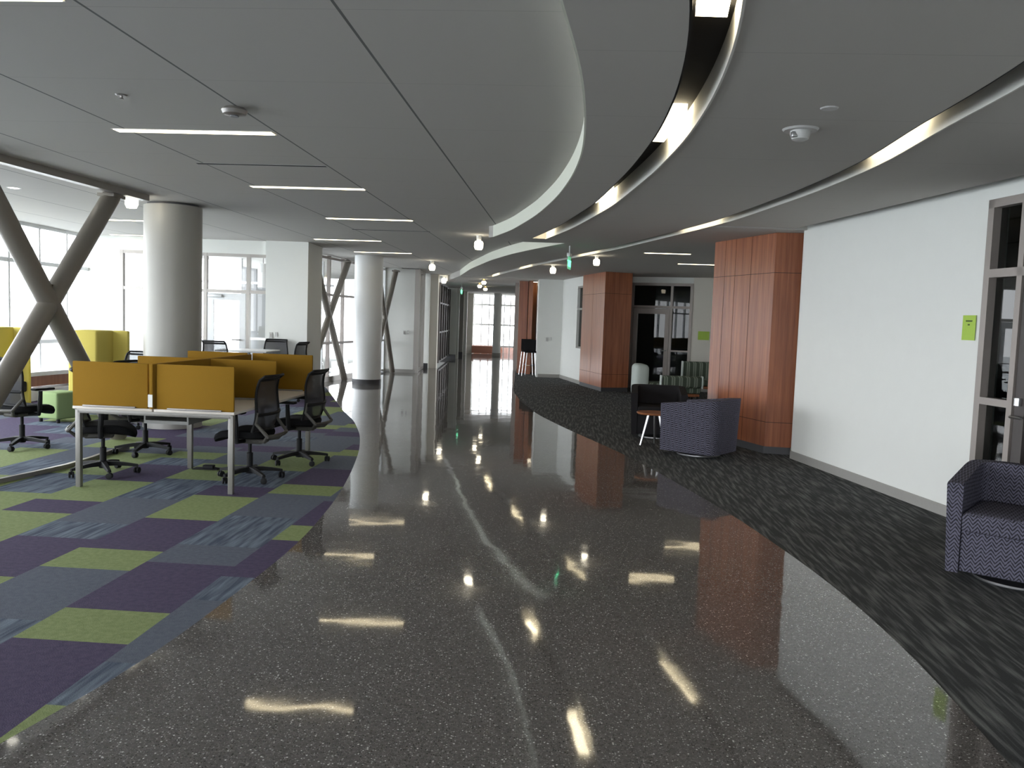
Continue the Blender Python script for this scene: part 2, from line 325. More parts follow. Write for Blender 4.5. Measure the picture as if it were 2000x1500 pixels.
MB().box(-60, 60, -40, 90, -.35, -.3).build('outside_ground', 'ground', smooth=False); tag(bpy.data.objects['outside_ground'], 'pale paved ground outside the windows', 'ground', kind='structure')

# ------------------------------------------------------------------ ceilings
C1 = [(-2.5, -4), (-1.4, -2), (-.6, 0), (-.05, 2)]+[at(x, y, LOW) for x, y in [(1095, 0), (1118, 60), (1135, 120), (1144, 180), (1146, 250), (1140, 300), (1120, 345), (1090, 385), (1050, 420), (1000, 450), (958, 465)]]
O1 = [(-2.0, -4), (-1.0, -2), (-.15, 0), (.52, 2)]+[at(x, y, LOW) for x, y in [(1462, 0), (1440, 90), (1400, 185), (1345, 268), (1280, 335), (1200, 400), (1120, 445), (1062, 468)]]
O2 = [(-.1, -4), (.8, -2), (1.55, 0), (2.15, 2)]+[at(x, y, LOW) for x, y in [(2000, 168), (1850, 245), (1735, 315), (1600, 372), (1440, 428), (1384, 443), (1212, 485), (1060, 515), (990, 532), (960, 541)]]
yA = list(np.arange(-4, 12.81, .2)); c1 = curve(C1, yA)
yB = list(np.arange(-4, 12.61, .2)); o1 = curve(O1, yB)
y2e = O2[-1][1]; yC = list(np.arange(-4, y2e, .25)); o2 = curve(O2, yC)
W1, W2 = .215, .17
RW0, RW1 = (3.58, 10.48), (3.94, 7.45)
def wallx(y): return RW0[0]+(RW1[0]-RW0[0])*(y-RW0[1])/(RW1[1]-RW0[1])
def strip_mesh(name, ys, xa, xb, z0, z1, mat):
    rows = [[(a, y, z0), (b, y, z0), (b, y, z1), (a, y, z1)] for y, a, b in zip(ys, xa, xb)]
    return struct(MB().loft(rows).build(name, mat, smooth=False))
def I(ys, yy, xx): return [float(q) for q in np.interp(ys, yy, xx)]
TOPZ = 3.45
# board between the curved step and the first slot, between the slots, and out to the right wall
ya = list(np.arange(-4, 12.61, .2))
strip_mesh('ceiling', ya, I(ya, yA, c1), [x-W1 for x in o1], LOW, TOPZ, 'ceillow')
inn2 = [x-W2 for x in o2]
ym = ya
strip_mesh('ceiling', ym, o1, I(ym, yC, inn2), LOW, TOPZ, 'ceillow')
yr = [y for y in yC if y <= 10.4]
strip_mesh('ceiling', yr, I(yr, yC, o2), [wallx(y)-.20 for y in yr], LOW, LOW+.08, 'ceillow')
strip_mesh('trim_12', yr, [wallx(y)-.21 for y in yr], [wallx(y) for y in yr], LOW+.08, LOW+.09, 'slotblack')  # black paint puts the shade of the wall-top gap into its soffit
yl = list(np.arange(10.4, y2e+.01, .4))
strip_mesh('ceiling', yl, I(yl, yC, o2), [8.5]*len(yl), LOW, TOPZ, 'ceillow')
# beyond the end of the first slot
C2 = [at(x, y, LOW) for x, y in [(1105, 475), (1050, 485), (1000, 496), (960, 508), (920, 525), (900, 538), (886, 552)]]+[(-2.6, 31.0), (-3.3, 33.0)]
yD = list(np.arange(C2[0][1], 33, .3)); c2 = curve(C2, yD)
ye = [y for y in yD if y < y2e]
strip_mesh('ceiling', ye, I(ye, yD, c2), I(ye, yC, inn2), LOW, TOPZ, 'ceillow')
strip_mesh('ceiling', [y2e-.05, 33, 41.5], [float(np.interp(y2e, yD, c2)), -3.3, -3.3], [8.5]*3, LOW, TOPZ, 'ceillow')
yk0 = 12.55; yk1 = C2[0][1]
beam = MB().prism([(-.43, 12.70), (float(np.interp(12.6, yA, c1)), 12.62), (float(np.interp(12.6, yB, o1))-W1, 12.6), (float(np.interp(12.6, yC, inn2)), 12.6), (float(np.interp(yk1, yC, inn2)), yk1), (C2[0][0], yk1), (-.43, yk1+.05)], LOW, TOPZ)
struct(beam.build('ceiling', 'ceillow', smooth=False))
# light coloured curved faces of the two steps
def face_strip(name, ys, xs, z0, z1, mat, t=.012):
    rows = [[(x-t, y, z0), (x, y, z0), (x, y, z1), (x-t, y, z1)] for x, y in zip(xs, ys)]
    return MB().loft(rows).build(name, mat, smooth=True)
f = struct(face_strip('trim_1', ya, I(ya, yA, c1), LOW, HIGH+.01, 'fascia'))
f = struct(face_strip('trim_2', yD, c2, LOW, HIGH+.01, 'fascia'))
struct(face_strip('trim_3', yB, [x+.0 for x in o1], LOW-.008, LOW+.16, 'slotside'))
struct(face_strip('trim_4', yC, [x+.0 for x in o2], LOW-.008, LOW+.16, 'slotside'))
struct(face_strip('trim_5', yB, [x-W1+.012 for x in o1], LOW+.002, LOW+.16, 'slotblack'))
struct(face_strip('trim_6', yC, [x-W2+.012 for x in o2], LOW+.002, LOW+.16, 'slotblack'))
strip_mesh('trim_7', yB, [x-W1 for x in o1], o1, LOW+.16, LOW+.168, 'slotblack')
strip_mesh('trim_8', yC, [x-W2 for x in o2], o2, LOW+.16, LOW+.168, 'slotblack')
# high ceiling over the left side and the far corridor
bmc = MB(); bmc.box(-8.6, 9, -6, 33, HIGH, HIGH+.05); struct(bmc.build('ceiling', 'ceil', smooth=False))
struct(MB().box(-9, 9, -6.2, 42, TOPZ, TOPZ+.1).build('ceiling', 'wall', smooth=False))
# edge strip where the braced frames meet the ceiling
e0 = at(0, 300, HIGH); e1 = at(292, 381, HIGH)
dx, dy = e1[0]-e0[0], e1[1]-e0[1]
s0 = (e0[0]-dx*3, e0[1]-dy*3)
struct(MB().wall(s0, e1, .10, HIGH-.075, HIGH).build('trim_9', 'alum', smooth=False))

# ------------------------------------------------------------------ walls
def wallobj(name, p0, p1, t, z0, z1, mat='wall'): return struct(MB().wall(p0, p1, t, z0, z1).build(name, mat, smooth=False))
DY0, DY1 = 7.07, 4.9                                      # glazed door opening in the right wall
wd = (wallx(DY0), DY0); we = (wallx(DY1), DY1)
wallobj('wall_right', wd, RW0, -.16, 0, TOPZ)
wallobj('wall_right', (wallx(-6), -6), we, -.16, 0, TOPZ)
wallobj('wall_right', we, wd, -.16, 2.77, TOPZ)
b = struct(MB().wall((wallx(DY0)-.012, DY0), (RW0[0]-.012, RW0[1]), -.014, .0, .10).build('baseboard_right', 'base', smooth=False))
struct(MB().wall((wallx(-6)-.012, -6), (wallx(DY1)-.012, DY1), -.014, .0, .10).build('baseboard_right', 'base', smooth=False))
wallobj('wall_back', (9, -6), (.5, -6), -.15, 0, TOPZ); wallobj('wall_back', (-5.5, -6), (-8.8, -6), -.15, 0, TOPZ)
# alcove and further right walls
B0, B1 = (2.62, 21.75), (6.2, 20.4)
def balc(t): return (B0[0]+(B1[0]-B0[0])*t, B0[1]+(B1[1]-B0[1])*t)
L = math.hypot(B1[0]-B0[0], B1[1]-B0[1])
ta, tb = .42/L, 2.0/L
wallobj('wall_alcove', B0, balc(ta), .15, 0, LOW+.1)
wallobj('wall_alcove', balc(tb), B1, .15, 0, LOW+.1, 'wallwarm')
wallobj('wall_alcove', balc(ta), balc(tb), .15, 2.72, LOW+.1)
wallobj('wall_alcove', (6.2, 20.4), (6.0, 10.9), .15, 0, LOW+.1)
wallobj('wall_alcove', (6.0, 11.0), (3.7, 10.95), .15, 0, LOW+.1)
struct(MB().wall((balc(tb)[0], balc(tb)[1]-.014), (B1[0], B1[1]-.014), .012, 0, .1).build('baseboard_alcove', 'base', smooth=False))
w3a, w3b, w3c = (.74, 24.35), (1.40, 24.4), (1.82, 21.95)
wallobj('wall_far_right', w3a, w3b, .12, 0, LOW+.05)
wallobj('wall_far_right', w3b, (1.70, 22.65), .12, 0, LOW+.05)
wallobj('wall_far_right', (1.70, 22.65), w3c, .12, 0, .95); wallobj('wall_far_right', (1.70, 22.65), w3c, .12, 2.62, LOW+.05)
struct(MB().wall(w3a, w3b, -.02, 0, .1).build('baseboard_far_right', 'base', smooth=False))
struct(MB().wall((w3b[0]-.01, w3b[1]), (w3c[0]-.01, w3c[1]), -.014, 0, .1).build('baseboard_far_right', 'base', smooth=False))
wallobj('wall_far_right', (.74, 24.35), (.74, 26.6), .05, 0, LOW)
def part(name, mat, parent, mb, smooth=True): return mb.build(name, mat, parent, smooth)
# narrow dark window in that wall
w = empty('window_5'); w['kind'] = 'structure'
fr = MB(); q0, q1 = (1.70, 22.65), (1.815, 21.98)
fr.wall(q0, q1, .06, .95, 1.0); fr.wall(q0, q1, .06, 2.57, 2.62); fr.wall(q0, q1, .06, 1.98, 2.03)
part('window_frame', 'alum', w, fr, False); part('window_glass', 'darkglass', w, MB().wall((q0[0]+.07, q0[1]), (q1[0]+.07, q1[1]), .008, .97, 2.6), False)
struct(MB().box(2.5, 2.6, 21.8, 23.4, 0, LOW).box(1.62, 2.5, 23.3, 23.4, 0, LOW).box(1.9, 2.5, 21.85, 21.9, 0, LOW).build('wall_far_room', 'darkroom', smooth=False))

# glazed screens --------------------------------------------------
def screen(name, p0, p1, z0, z1, posts, rails, mat='alum', gl='glass', w=.06, dpt=.1, glaz=True, railw=None):
    """posts: distances along the line; rails: heights"""
    e = empty(name, (p0[0], p0[1], 0), math.atan2(p1[1]-p0[1], p1[0]-p0[0])); e['kind'] = 'structure'
    l = math.hypot(p1[0]-p0[0], p1[1]-p0[1]); f = MB(); rw = railw or w
    for s in posts: f.box(s-w/2, s+w/2, -dpt/2, dpt/2, z0, z1)
    for z in rails: f.box(0, l, -dpt/2+.006, dpt/2-.006, z-rw/2, z+rw/2)
    part('window_frame', mat, e, f, False)
    if glaz: part('window_glass', gl, e, MB().box(0, l, -.005, .005, z0, z1), False)
    return e, l
# left curtain wall along the outside
e, l = screen('window_1', (-8.6, -6), (-8.6, 16.75), .0, HIGH, [i*.91+.05 for i in range(0, 26)], [.06, .95, 2.36, HIGH-.03], 'alumlight', w=.05, dpt=.12, railw=.07)
screen('window_10', (-5.5, -6), (.5, -6), 0, HIGH, [i*1.18+.05 for i in range(0, 6)], [.06, 2.36, HIGH-.03], 'alumlight', w=.06)
# glass wall of the meeting room at the end of the desk area
YB = 16.72
wallobj('wall_meeting', (-4.93, YB), (-8.75, YB), -.12, 2.77, TOPZ); wallobj('wall_meeting', (-7.93, YB), (-8.75, YB), -.12, 0, 2.77)
e, l = screen('window_2', (-7.93, YB+.05), (-4.93, YB+.05), 0, 2.77, [.03, .85, 1.71, 2.57, 2.97], [.05, 2.02, 2.74], 'alum', w=.065, dpt=.1)
dl = empty('door_2', (-6.17, YB+.03, 0)); dl['kind'] = 'structure'
part('door_frame', 'alumlight', dl, MB().box(0, .12, -.02, .02, .02, 1.98).box(.64, .76, -.02, .02, .02, 1.98).box(.12, .64, -.02, .02, 1.84, 1.98).box(.12, .64, -.02, .02, .02, .25), False)
part('door_handle', 'alum', dl, MB().tube([(.5, -.05, 1.05), (.68, -.05, 1.05)], .012).tube([(.66, -.05, 1.05), (.66, 0, 1.05)], .012), True)
part('door_closer', 'alumlight', dl, MB().rbox(.16, -.06, 1.92, .28, .06, .06, .01), True)
pm = empty('wall_pillar', (0, 0, 0)); pm['kind'] = 'structure'
part('pillar_body', 'wall', pm, MB().box(-4.97, -4.13, 16.6, 17.8, 0, TOPZ), False)
part('pillar_base', 'base', pm, MB().box(-4.985, -4.115, 16.585, 17.815, 0, .1), False)
# glazed facade behind the far braces
e, l = screen('window_3', (-4.95, 17.8), (-4.12, 22.5), 0, HIGH, [1.0, 2.45, 3.35, 4.3], [.06, .93, 2.1, HIGH-.06], 'bronze', w=.05, dpt=.09, railw=.06)
struct(MB().wall((-4.85, 17.85), (-4.02, 22.5), .12, 0, .12).build('trim_10', 'alum', smooth=False))
e, l = screen('window_4', (-4.12, 22.5), (-3.82, 24.3), 0, HIGH, [.05, .9, 1.8], [.06, .93, 2.1, HIGH-.06], 'alumlight', w=.05)
wallobj('wall_far_left', (-3.85, 24.3), (-2.88, 24.35), .12, 0, HIGH+.02)
struct(MB().box(-3.83, -2.88, 24.28, 24.3, 0, .1).build('baseboard_far_left', 'base', smooth=False))
wallobj('wall_far_left', (-3.35, 34), (-3.35, 42), .1, 0, TOPZ)
struct(MB().box(-9.2, -9.0, 27.5, 38, -.3, 5).build('wall_backdrop', 'backdrop', smooth=False))
e, l = screen('window_6', (-2.86, 24.35), (-2.93, 26.6), 0, HIGH, [.04, .22, 1.2, 2.1], [.06, HIGH-.05], 'alum', w=.09, dpt=.14, glaz=True)
for i, (nm, x0, x1, y0, dep, mt, pl) in enumerate([('a', -3.3, -2.74, 26.7, .3, 'wall', 1), ('b', -2.74, -2.50, 27.0, .4, 'wallwarm', 0), ('d', -3.3, -2.36, 34, .3, 'wall', 1), ('e', -2.36, -2.27, 34.1, .3, 'wall', 0), ('f', -3.3, -2.26, 37, .3, 'wallgrey', 1), ('g', -2.26, -2.14, 37.5, .4, 'wall', 0), ('h', -3.3, -1.98, 40, .3, 'wallwarm', 0)]):
    struct(MB().box(x0, x1, y0, y0+dep, 0, TOPZ).build('wall_far_left', mt, smooth=False))
    if pl: struct(MB().box(x0, x1, y0-.02, y0, 0, .17).build('baseboard_far_left', 'darkbase', smooth=False))
for x, y in ((-2.86, 26.6), (-2.5, 33.9)):
    pass
e, l = screen('window_7', (-2.55, 27.9), (-2.66, 33.9), .12, 2.82, [.1, 1.3, 2.5, 3.7, 4.9, 5.9], [.15, 1.15, 2.15, 2.8], 'darkframe', 'darkglass', w=.2, dpt=.1, railw=.05)
# end of the corridor
e, l = screen('window_8', (-2.1, 41.3), (.2, 41.3), .0, HIGH, [.1, .48, .85, 1.6, 1.9, 2.2], [.34, 1.4, 2.38, HIGH-.05], 'alumlight', w=.05, dpt=.12, railw=.09)
tag(MB().box(-2.3, .6, 41.8, 42.1, -.3, .36).build('garden_wall', 'brick', smooth=False), 'low reddish brick wall outside the far window', 'wall')
tag(MB().rbox(-1.35, 40.1, .2, 1.3, .45, .36, .03).build('low_bench', 'brick'), 'low reddish bench before the bright far window', 'bench')
wallobj('wall_far_end', (.2, 41.3), (.2, 30), -.1, 0, LOW, 'wallwarm')
wallobj('wall_far_end', (.2, 30), (.8, 30), -.1, 0, LOW, 'wallwarm')
# right side wood fins near the stools
def wbox(name, mt, x0, x1, y0, y1, z0, z1): return MB().box(x0, x1, y0, y1, z0, z1).build(name, mt, smooth=False)
o = wbox('door_jamb', 'bronze', .0, .12, 27.2, 27.5, 0, LOW); o['kind'] = 'structure'
fin = empty('wood_partition'); tag(fin, 'reddish wood clad fin wall behind the bar stools', 'wood panelling')
part('front_panel', 'wood', fin, MB().box(.13, .40, 26, 26.25, .0, LOW), False); part('side_panel', 'wood', fin, MB().box(.42, .55, 25.6, 26.6, 0, LOW), False)
part('reveal', 'seam', fin, MB().box(.36, .50, 26.25, 26.4, 0, LOW), False); part('back_panel', 'woodorange', fin, MB().box(.52, .74, 26.5, 26.6, 0, LOW), False)

dl_ = empty('downlight', (.62, 26.2, LOW)); tag(dl_, 'warm downlight in the wood lined niche behind the bar stools', 'ceiling light')
part('lamp', 'globe', dl_, MB().lathe([(.07, -.012), (.07, 0)], n=20)); part('rim', 'white', dl_, MB().lathe([(.09, -.006), (.095, 0)], n=20))
# ------------------------------------------------------------------ wood clad columns
def wood_column(loc_label, Lp, Cp, Rp, topz, vs_, hs_):
    e = empty('wood_column', (Cp[0], Cp[1], 0)); tag(e, loc_label, 'column')
    rel = lambda p: (p[0]-Cp[0], p[1]-Cp[1])
    L_, R_ = rel(Lp), rel(Rp); Bk = (L_[0]+R_[0], L_[1]+R_[1])
    part('veneer_cladding', 'wood', e, MB().prism([L_, (0, 0), R_, Bk], .10, topz), False)
    sh = lambda p: (p[0]*.985+.01*Bk[0], p[1]*.985+.01*Bk[1])
    part('plinth', 'darkbase', e, MB().prism([sh(L_), (.02*Bk[0], .02*Bk[1]), sh(R_), Bk], .003, .10), False)
    s = MB()
    def hseam(a, b, z):
        dx, dy = b[0]-a[0], b[1]-a[1]; l = math.hypot(dx, dy); n = (dy/l*.0015, -dx/l*.0015)
        s.prism([(a[0]+n[0], a[1]+n[1]), (b[0]+n[0], b[1]+n[1]), (b[0]-n[0], b[1]-n[1]), (a[0]-n[0], a[1]-n[1])], z-.0035, z+.0035)
    for z in hs_: hseam(L_, (0, 0), z); hseam((0, 0), R_, z)
    for t in vs_:
        a = (L_[0]*t, L_[1]*t); b2 = (L_[0]*(t+.003), L_[1]*(t+.003)); dx, dy = L_; l = math.hypot(dx, dy); n = (-dy/l*.002, dx/l*.002)
        n = n if (n[0]*Bk[0]+n[1]*Bk[1]) < 0 else (-n[0], -n[1])
        s.prism([(a[0]+n[0], a[1]+n[1]), (b2[0]+n[0], b2[1]+n[1]), (b2[0]-n[0], b2[1]-n[1]), (a[0]-n[0], a[1]-n[1])], .1, topz)
    part('panel_seam', 'seam', e, s, False)
    return e
wc = wood_column('tall reddish wood clad column beside the long white wall', (2.90, 12.25), (3.33, 10.78), (3.66, 10.72), LOW, [.36, .62, .80], [.42, 2.36])
wc2 = wood_column('reddish wood clad column left of the dark alcove door', (1.76, 21.75), (2.14, 19.9), (2.82, 20.15), LOW, [.5], [.42, 2.36])

# ------------------------------------------------------------------ right door and rooms behind
def frame_on_wall(y0, y1, z0, z1, s=0):
    return MB().wall((wallx(y0)-.03, y0), (wallx(y1)-.03, y1), .16, z0, z1)
d1 = empty('door_1'); d1['kind'] = 'structure'
def mem(mb, y0, y1, z0, z1, dx=-.035, t=-.13): return mb.wall((wallx(y0)+dx, y0), (wallx(y1)+dx, y1), t, z0, z1)
f = MB()
mem(f, 7.0, 7.07, 0, 2.77); mem(f, DY1, DY1+.07, 0, 2.77); mem(f, DY1, DY0, 2.70, 2.77); mem(f, 6.62, 6.68, 0, 2.7); mem(f, 5.6, 5.66, 0, 2.7)
mem(f, DY1, 7.0, 2.12, 2.19); mem(f, 6.68, 7.0, 1.06, 1.12); mem(f, 6.68, 7.0, 0, .12); mem(f, DY1, 5.6, 0, .12)
part('door_frame', 'bronze', d1, f, False)
f = MB(); mem(f, 6.50, 6.61, .01, 2.11, -.02, -.05); mem(f, 5.67, 5.78, .01, 2.11, -.02, -.05); mem(f, 5.78, 6.5, 1.99, 2.11, -.02, -.05); mem(f, 5.78, 6.5, .01, .25, -.02, -.05)
part('door_leaf', 'darkframe', d1, f, False)
h = MB().tube([(wallx(6.55)-.03, 6.555, 1.0), (wallx(6.55)-.09, 6.555, 1.0), (wallx(6.45)-.09, 6.43, 1.0)], .011).lathe([(.03, -.03), (.03, .03)], (wallx(6.55)-.035, 6.555, 1.12), 12)
part('door_handle', 'chrome', d1, h)
part('door_glass', 'darkglass', d1, mem(MB(), DY1+.05, 7.0, .1, 2.72, .03, -.008), False)
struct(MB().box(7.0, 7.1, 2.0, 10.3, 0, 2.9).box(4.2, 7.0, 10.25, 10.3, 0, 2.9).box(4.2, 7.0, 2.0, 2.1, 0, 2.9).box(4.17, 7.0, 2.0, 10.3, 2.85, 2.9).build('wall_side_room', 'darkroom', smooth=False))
lm = MB().rbox(5.6, 8.7, 2.45, .09, .9, .03, .008).build('office_lamp', 'lamp2'); tag(lm, 'dim warm strip lamp in the dark room behind the right glass', 'ceiling light')
# alcove door
d3 = empty('door_3', (balc(ta)[0], balc(ta)[1], 0), math.atan2(B1[1]-B0[1], B1[0]-B0[0])); d3['kind'] = 'structure'
WW = (tb-ta)*L
f = MB().box(0, .07, -.03, .1, 0, 2.72).box(WW-.07, WW, -.03, .1, 0, 2.72).box(0, WW, -.03, .1, 2.65, 2.72).box(1.02, 1.08, -.03, .1, 0, 2.72).box(0, WW, -.025, .1, 2.08, 2.14).box(1.08, WW, -.02, .1, .98, 1.02).box(1.08, WW, -.02, .1, 0, .1)
part('door_frame', 'bronze', d3, f, False)
part('door_leaf', 'bronze', d3, MB().box(.08, .19, -.01, .04, .01, 2.07).box(.90, 1.01, -.01, .04, .01, 2.07).box(.19, .9, -.01, .04, 1.93, 2.07).box(.19, .9, -.01, .04, .01, .2), False)
part('door_handle', 'chrome', d3, MB().tube([(.95, -.02, 1.0), (.95, -.07, 1.0), (.82, -.07, 1.0)], .012))
part('door_glass', 'darkglass', d3, MB().box(.03, WW-.03, .045, .053, .05, 2.7), False)
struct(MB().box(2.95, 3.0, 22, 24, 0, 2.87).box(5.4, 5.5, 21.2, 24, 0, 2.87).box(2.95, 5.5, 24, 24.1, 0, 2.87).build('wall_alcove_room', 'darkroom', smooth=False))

# ------------------------------------------------------------------ paper notices
pn = empty('paper_notice', (wallx(7.24)-.012, 7.24, 1.70), math.atan2(RW1[1]-RW0[1], RW1[0]-RW0[0])); tag(pn, 'lime green paper notice on the white wall beside the right door', 'paper notice')
part('sheet', 'paper', pn, MB().box(-.085, .085, -.001, .001, -.108, .108), False)
f = MB()
for k in range(9): f.box(-.042+k*.0095, -.042+k*.0095+.0065, -.0025, -.0005, .052, .062 if k % 2 else .066)
for k in range(3): f.box(-.014+k*.0095, -.014+k*.0095+.0065, -.0025, -.0005, .020, .032)
part('lettering', 'ink', pn, f, False).scale = (1, 1, 1)
an = math.atan2(B1[1]-B0[1], B1[0]-B0[0]); q = balc((2.17)/L)
pn2 = empty('paper_notice', (q[0]-.004, q[1]-.012, 1.42), an); tag(pn2, 'small lime green paper on the dim alcove wall', 'paper notice')
part('sheet', 'paper', pn2, MB().box(0, .28, -.002, .0, -.108, .108), False)

# ------------------------------------------------------------------ round columns
def round_column(x, y, r, z1, mt, label, base='darkbase'):
    e = empty('round_column', (x, y, 0)); tag(e, label, 'column')
    part('shaft', mt, e, MB().lathe([(r, .12), (r, z1)], n=48)); part('base_ring', base, e, MB().lathe([(r+.012, .003), (r+.012, .12)], n=48)); return e
c = round_column(-4.70, 11.45, .375, HIGH-.03, 'column', 'thick grey round column behind the amber desk screens', 'base')
part('top_ring', 'darkbase', c, MB().lathe([(.33, HIGH-.03), (.33, HIGH)], n=48))
round_column(-3.49, 19.85, .335, HIGH, 'columnwhite', 'white round column standing at the edge of the polished floor')
round_column(-.78, 38.5, .19, LOW, 'columnwhite', 'slim round column before the bright far window', 'base')

# ------------------------------------------------------------------ braces
def brace(y0a, y0b, y1a, y1b, xa, xb, label, r=.1, h=HIGH):
    """leg 1 from (ya,0) to (yb,h); leg 2 crossing it"""
    e = empty('cross_brace', (0, 0, 0)); tag(e, label, 'structural brace')
    def X(y): return xa+(xb-xa)*(y-y0a)/(y1b-y0a)
    def leg(ya, yb, za, zb, off):
        pts = [(X(ya+(yb-ya)*t)+off, ya+(yb-ya)*t, za+(zb-za)*t) for t in (0, .25, .5, .75, 1)]
        return MB().tube(pts, r, 20)
    part('diagonal_pipe', 'brace', e, leg(y0a, y1b, .03, h-.10, 0)); part('diagonal_pipe', 'brace', e, leg(y1a, y0b, .03, h-.10, 0))
    ym = (y0a+y0b+y1a+y1b)/4; zm = h*.55
    part('node_plate', 'brace', e, MB().rbox(X(ym), ym, zm, .05, .20, .34, .015))
    part('top_plate', 'brace', e, MB().rbox(X(y1b), y1b, h-.10, .2, .3, .04, .005)); part('top_plate', 'brace', e, MB().rbox(X(y0b), y0b, h-.10, .2, .3, .04, .005))
    return e
brace(7.25, 7.66, 10.2, 10.04, -5.0, -4.86, 'large grey steel X brace at the left, in front of the desks', .103)
brace(18.0, 18.4, 20.6, 20.7, -4.52, -4.16, 'grey steel X brace between the white pillar and the round column', .078)
brace(22.4, 22.7, 24.0, 24.1, -3.82, -3.46, 'grey steel X brace right of the white round column', .075)
o = MB().tube([(*at(x, y), .02) for x, y in [(-400, 1010), (-150, 975), (0, 943), (60, 930), (130, 914), (180, 899), (215, 886), (250, 878)]], .03, 4, sq=True).build('trim_11', 'alum', smooth=False); struct(o)

# ------------------------------------------------------------------ desk cluster
DO = (-3.165, 7.28); LD = 1.13; WD = .73
dc = empty('workstation_desk', (DO[0], DO[1], 0), -TH); tag(dc, 'four person desk cluster with white tops and grey legs', 'desk')
for sx in (-1, 1):
    for j in (0, 1):
        part('desk_top', 'desktop', dc, MB().rbox(sx*(WD/2+.008), j*(LD+.005)+LD/2, .722, WD, LD-.004, .026, .004, 2))
for x, y in ((-.70, .04), (.70, .04), (-.70, 2*LD-.04), (.70, 2*LD-.04), (-.18, LD+.0), (.24, LD+.0)):
    part('leg', 'legs', dc, MB().rbox(x, y, .352, .045, .045, .704, .004, 2))
for y in (.035, 2*LD-.035): part('end_rail', 'legs', dc, MB().rbox(0, y, .69, 1.40, .035, .04, .003, 2))
part('cable_trough', 'trough', dc, MB().prism([(-.2, .25), (.2, .25), (.2, 2.0), (-.2, 2.0)], .57, .60).box(-.21, -.195, .25, 2.0, .57, .69).box(.195, .21, .25, 2.0, .57, .69))
def dpt(x, y, z=0):
    return (DO[0]+x*GA[0]+y*GB[0], DO[1]+x*GA[1]+y*GB[1], z)
def scr(label, x0, x1, y0, y1, group='amber fabric desk screens', br=True, zt=1.135):
    cx, cy = (x0+x1)/2, (y0+y1)/2; e = empty('desk_screen', dpt(cx, cy, .735), -TH); tag(e, label, 'desk screen', group)
    part('fabric_panel', 'yellow', e, MB().rbox(0, 0, (zt-.735)/2, x1-x0, y1-y0, zt-.735, .008, 2))
    if br:
        hx = (x1-x0)/2
        part('mounting_bracket', 'bracket', e, MB().rbox(0, -(y1-y0)/2-.012, .008, min(.5, hx*1.4), .022, .016, .003, 2))
    return e
T = .026
scr('amber desk screen at the front left end of the desks', -.735, -.045, .0, T); scr('amber desk screen at the front end of the desks, beside the near chair', .035, .735, .0, T)
scr('amber cross screen halfway along the left side desks', -.735, -.03, LD-.013, LD+.013); scr('amber cross screen halfway along the right side desks', .03, .71, LD-.013, LD+.013)
scr('amber desk screen at the rear end of the desks, behind the farther right chair', .03, .735, 2*LD-T, 2*LD, zt=1.15); scr('amber desk screen at the rear left end of the desks', -.735, -.03, 2*LD-T, 2*LD, zt=1.15)
sp = scr('long amber spine screen running down the middle of the desks', -.016, .016, -.03, 2*LD, br=False)
part('white_tag', 'white', sp, MB().box(-.022, .018, -LD-.025, -LD-.018, .02, .13), False)


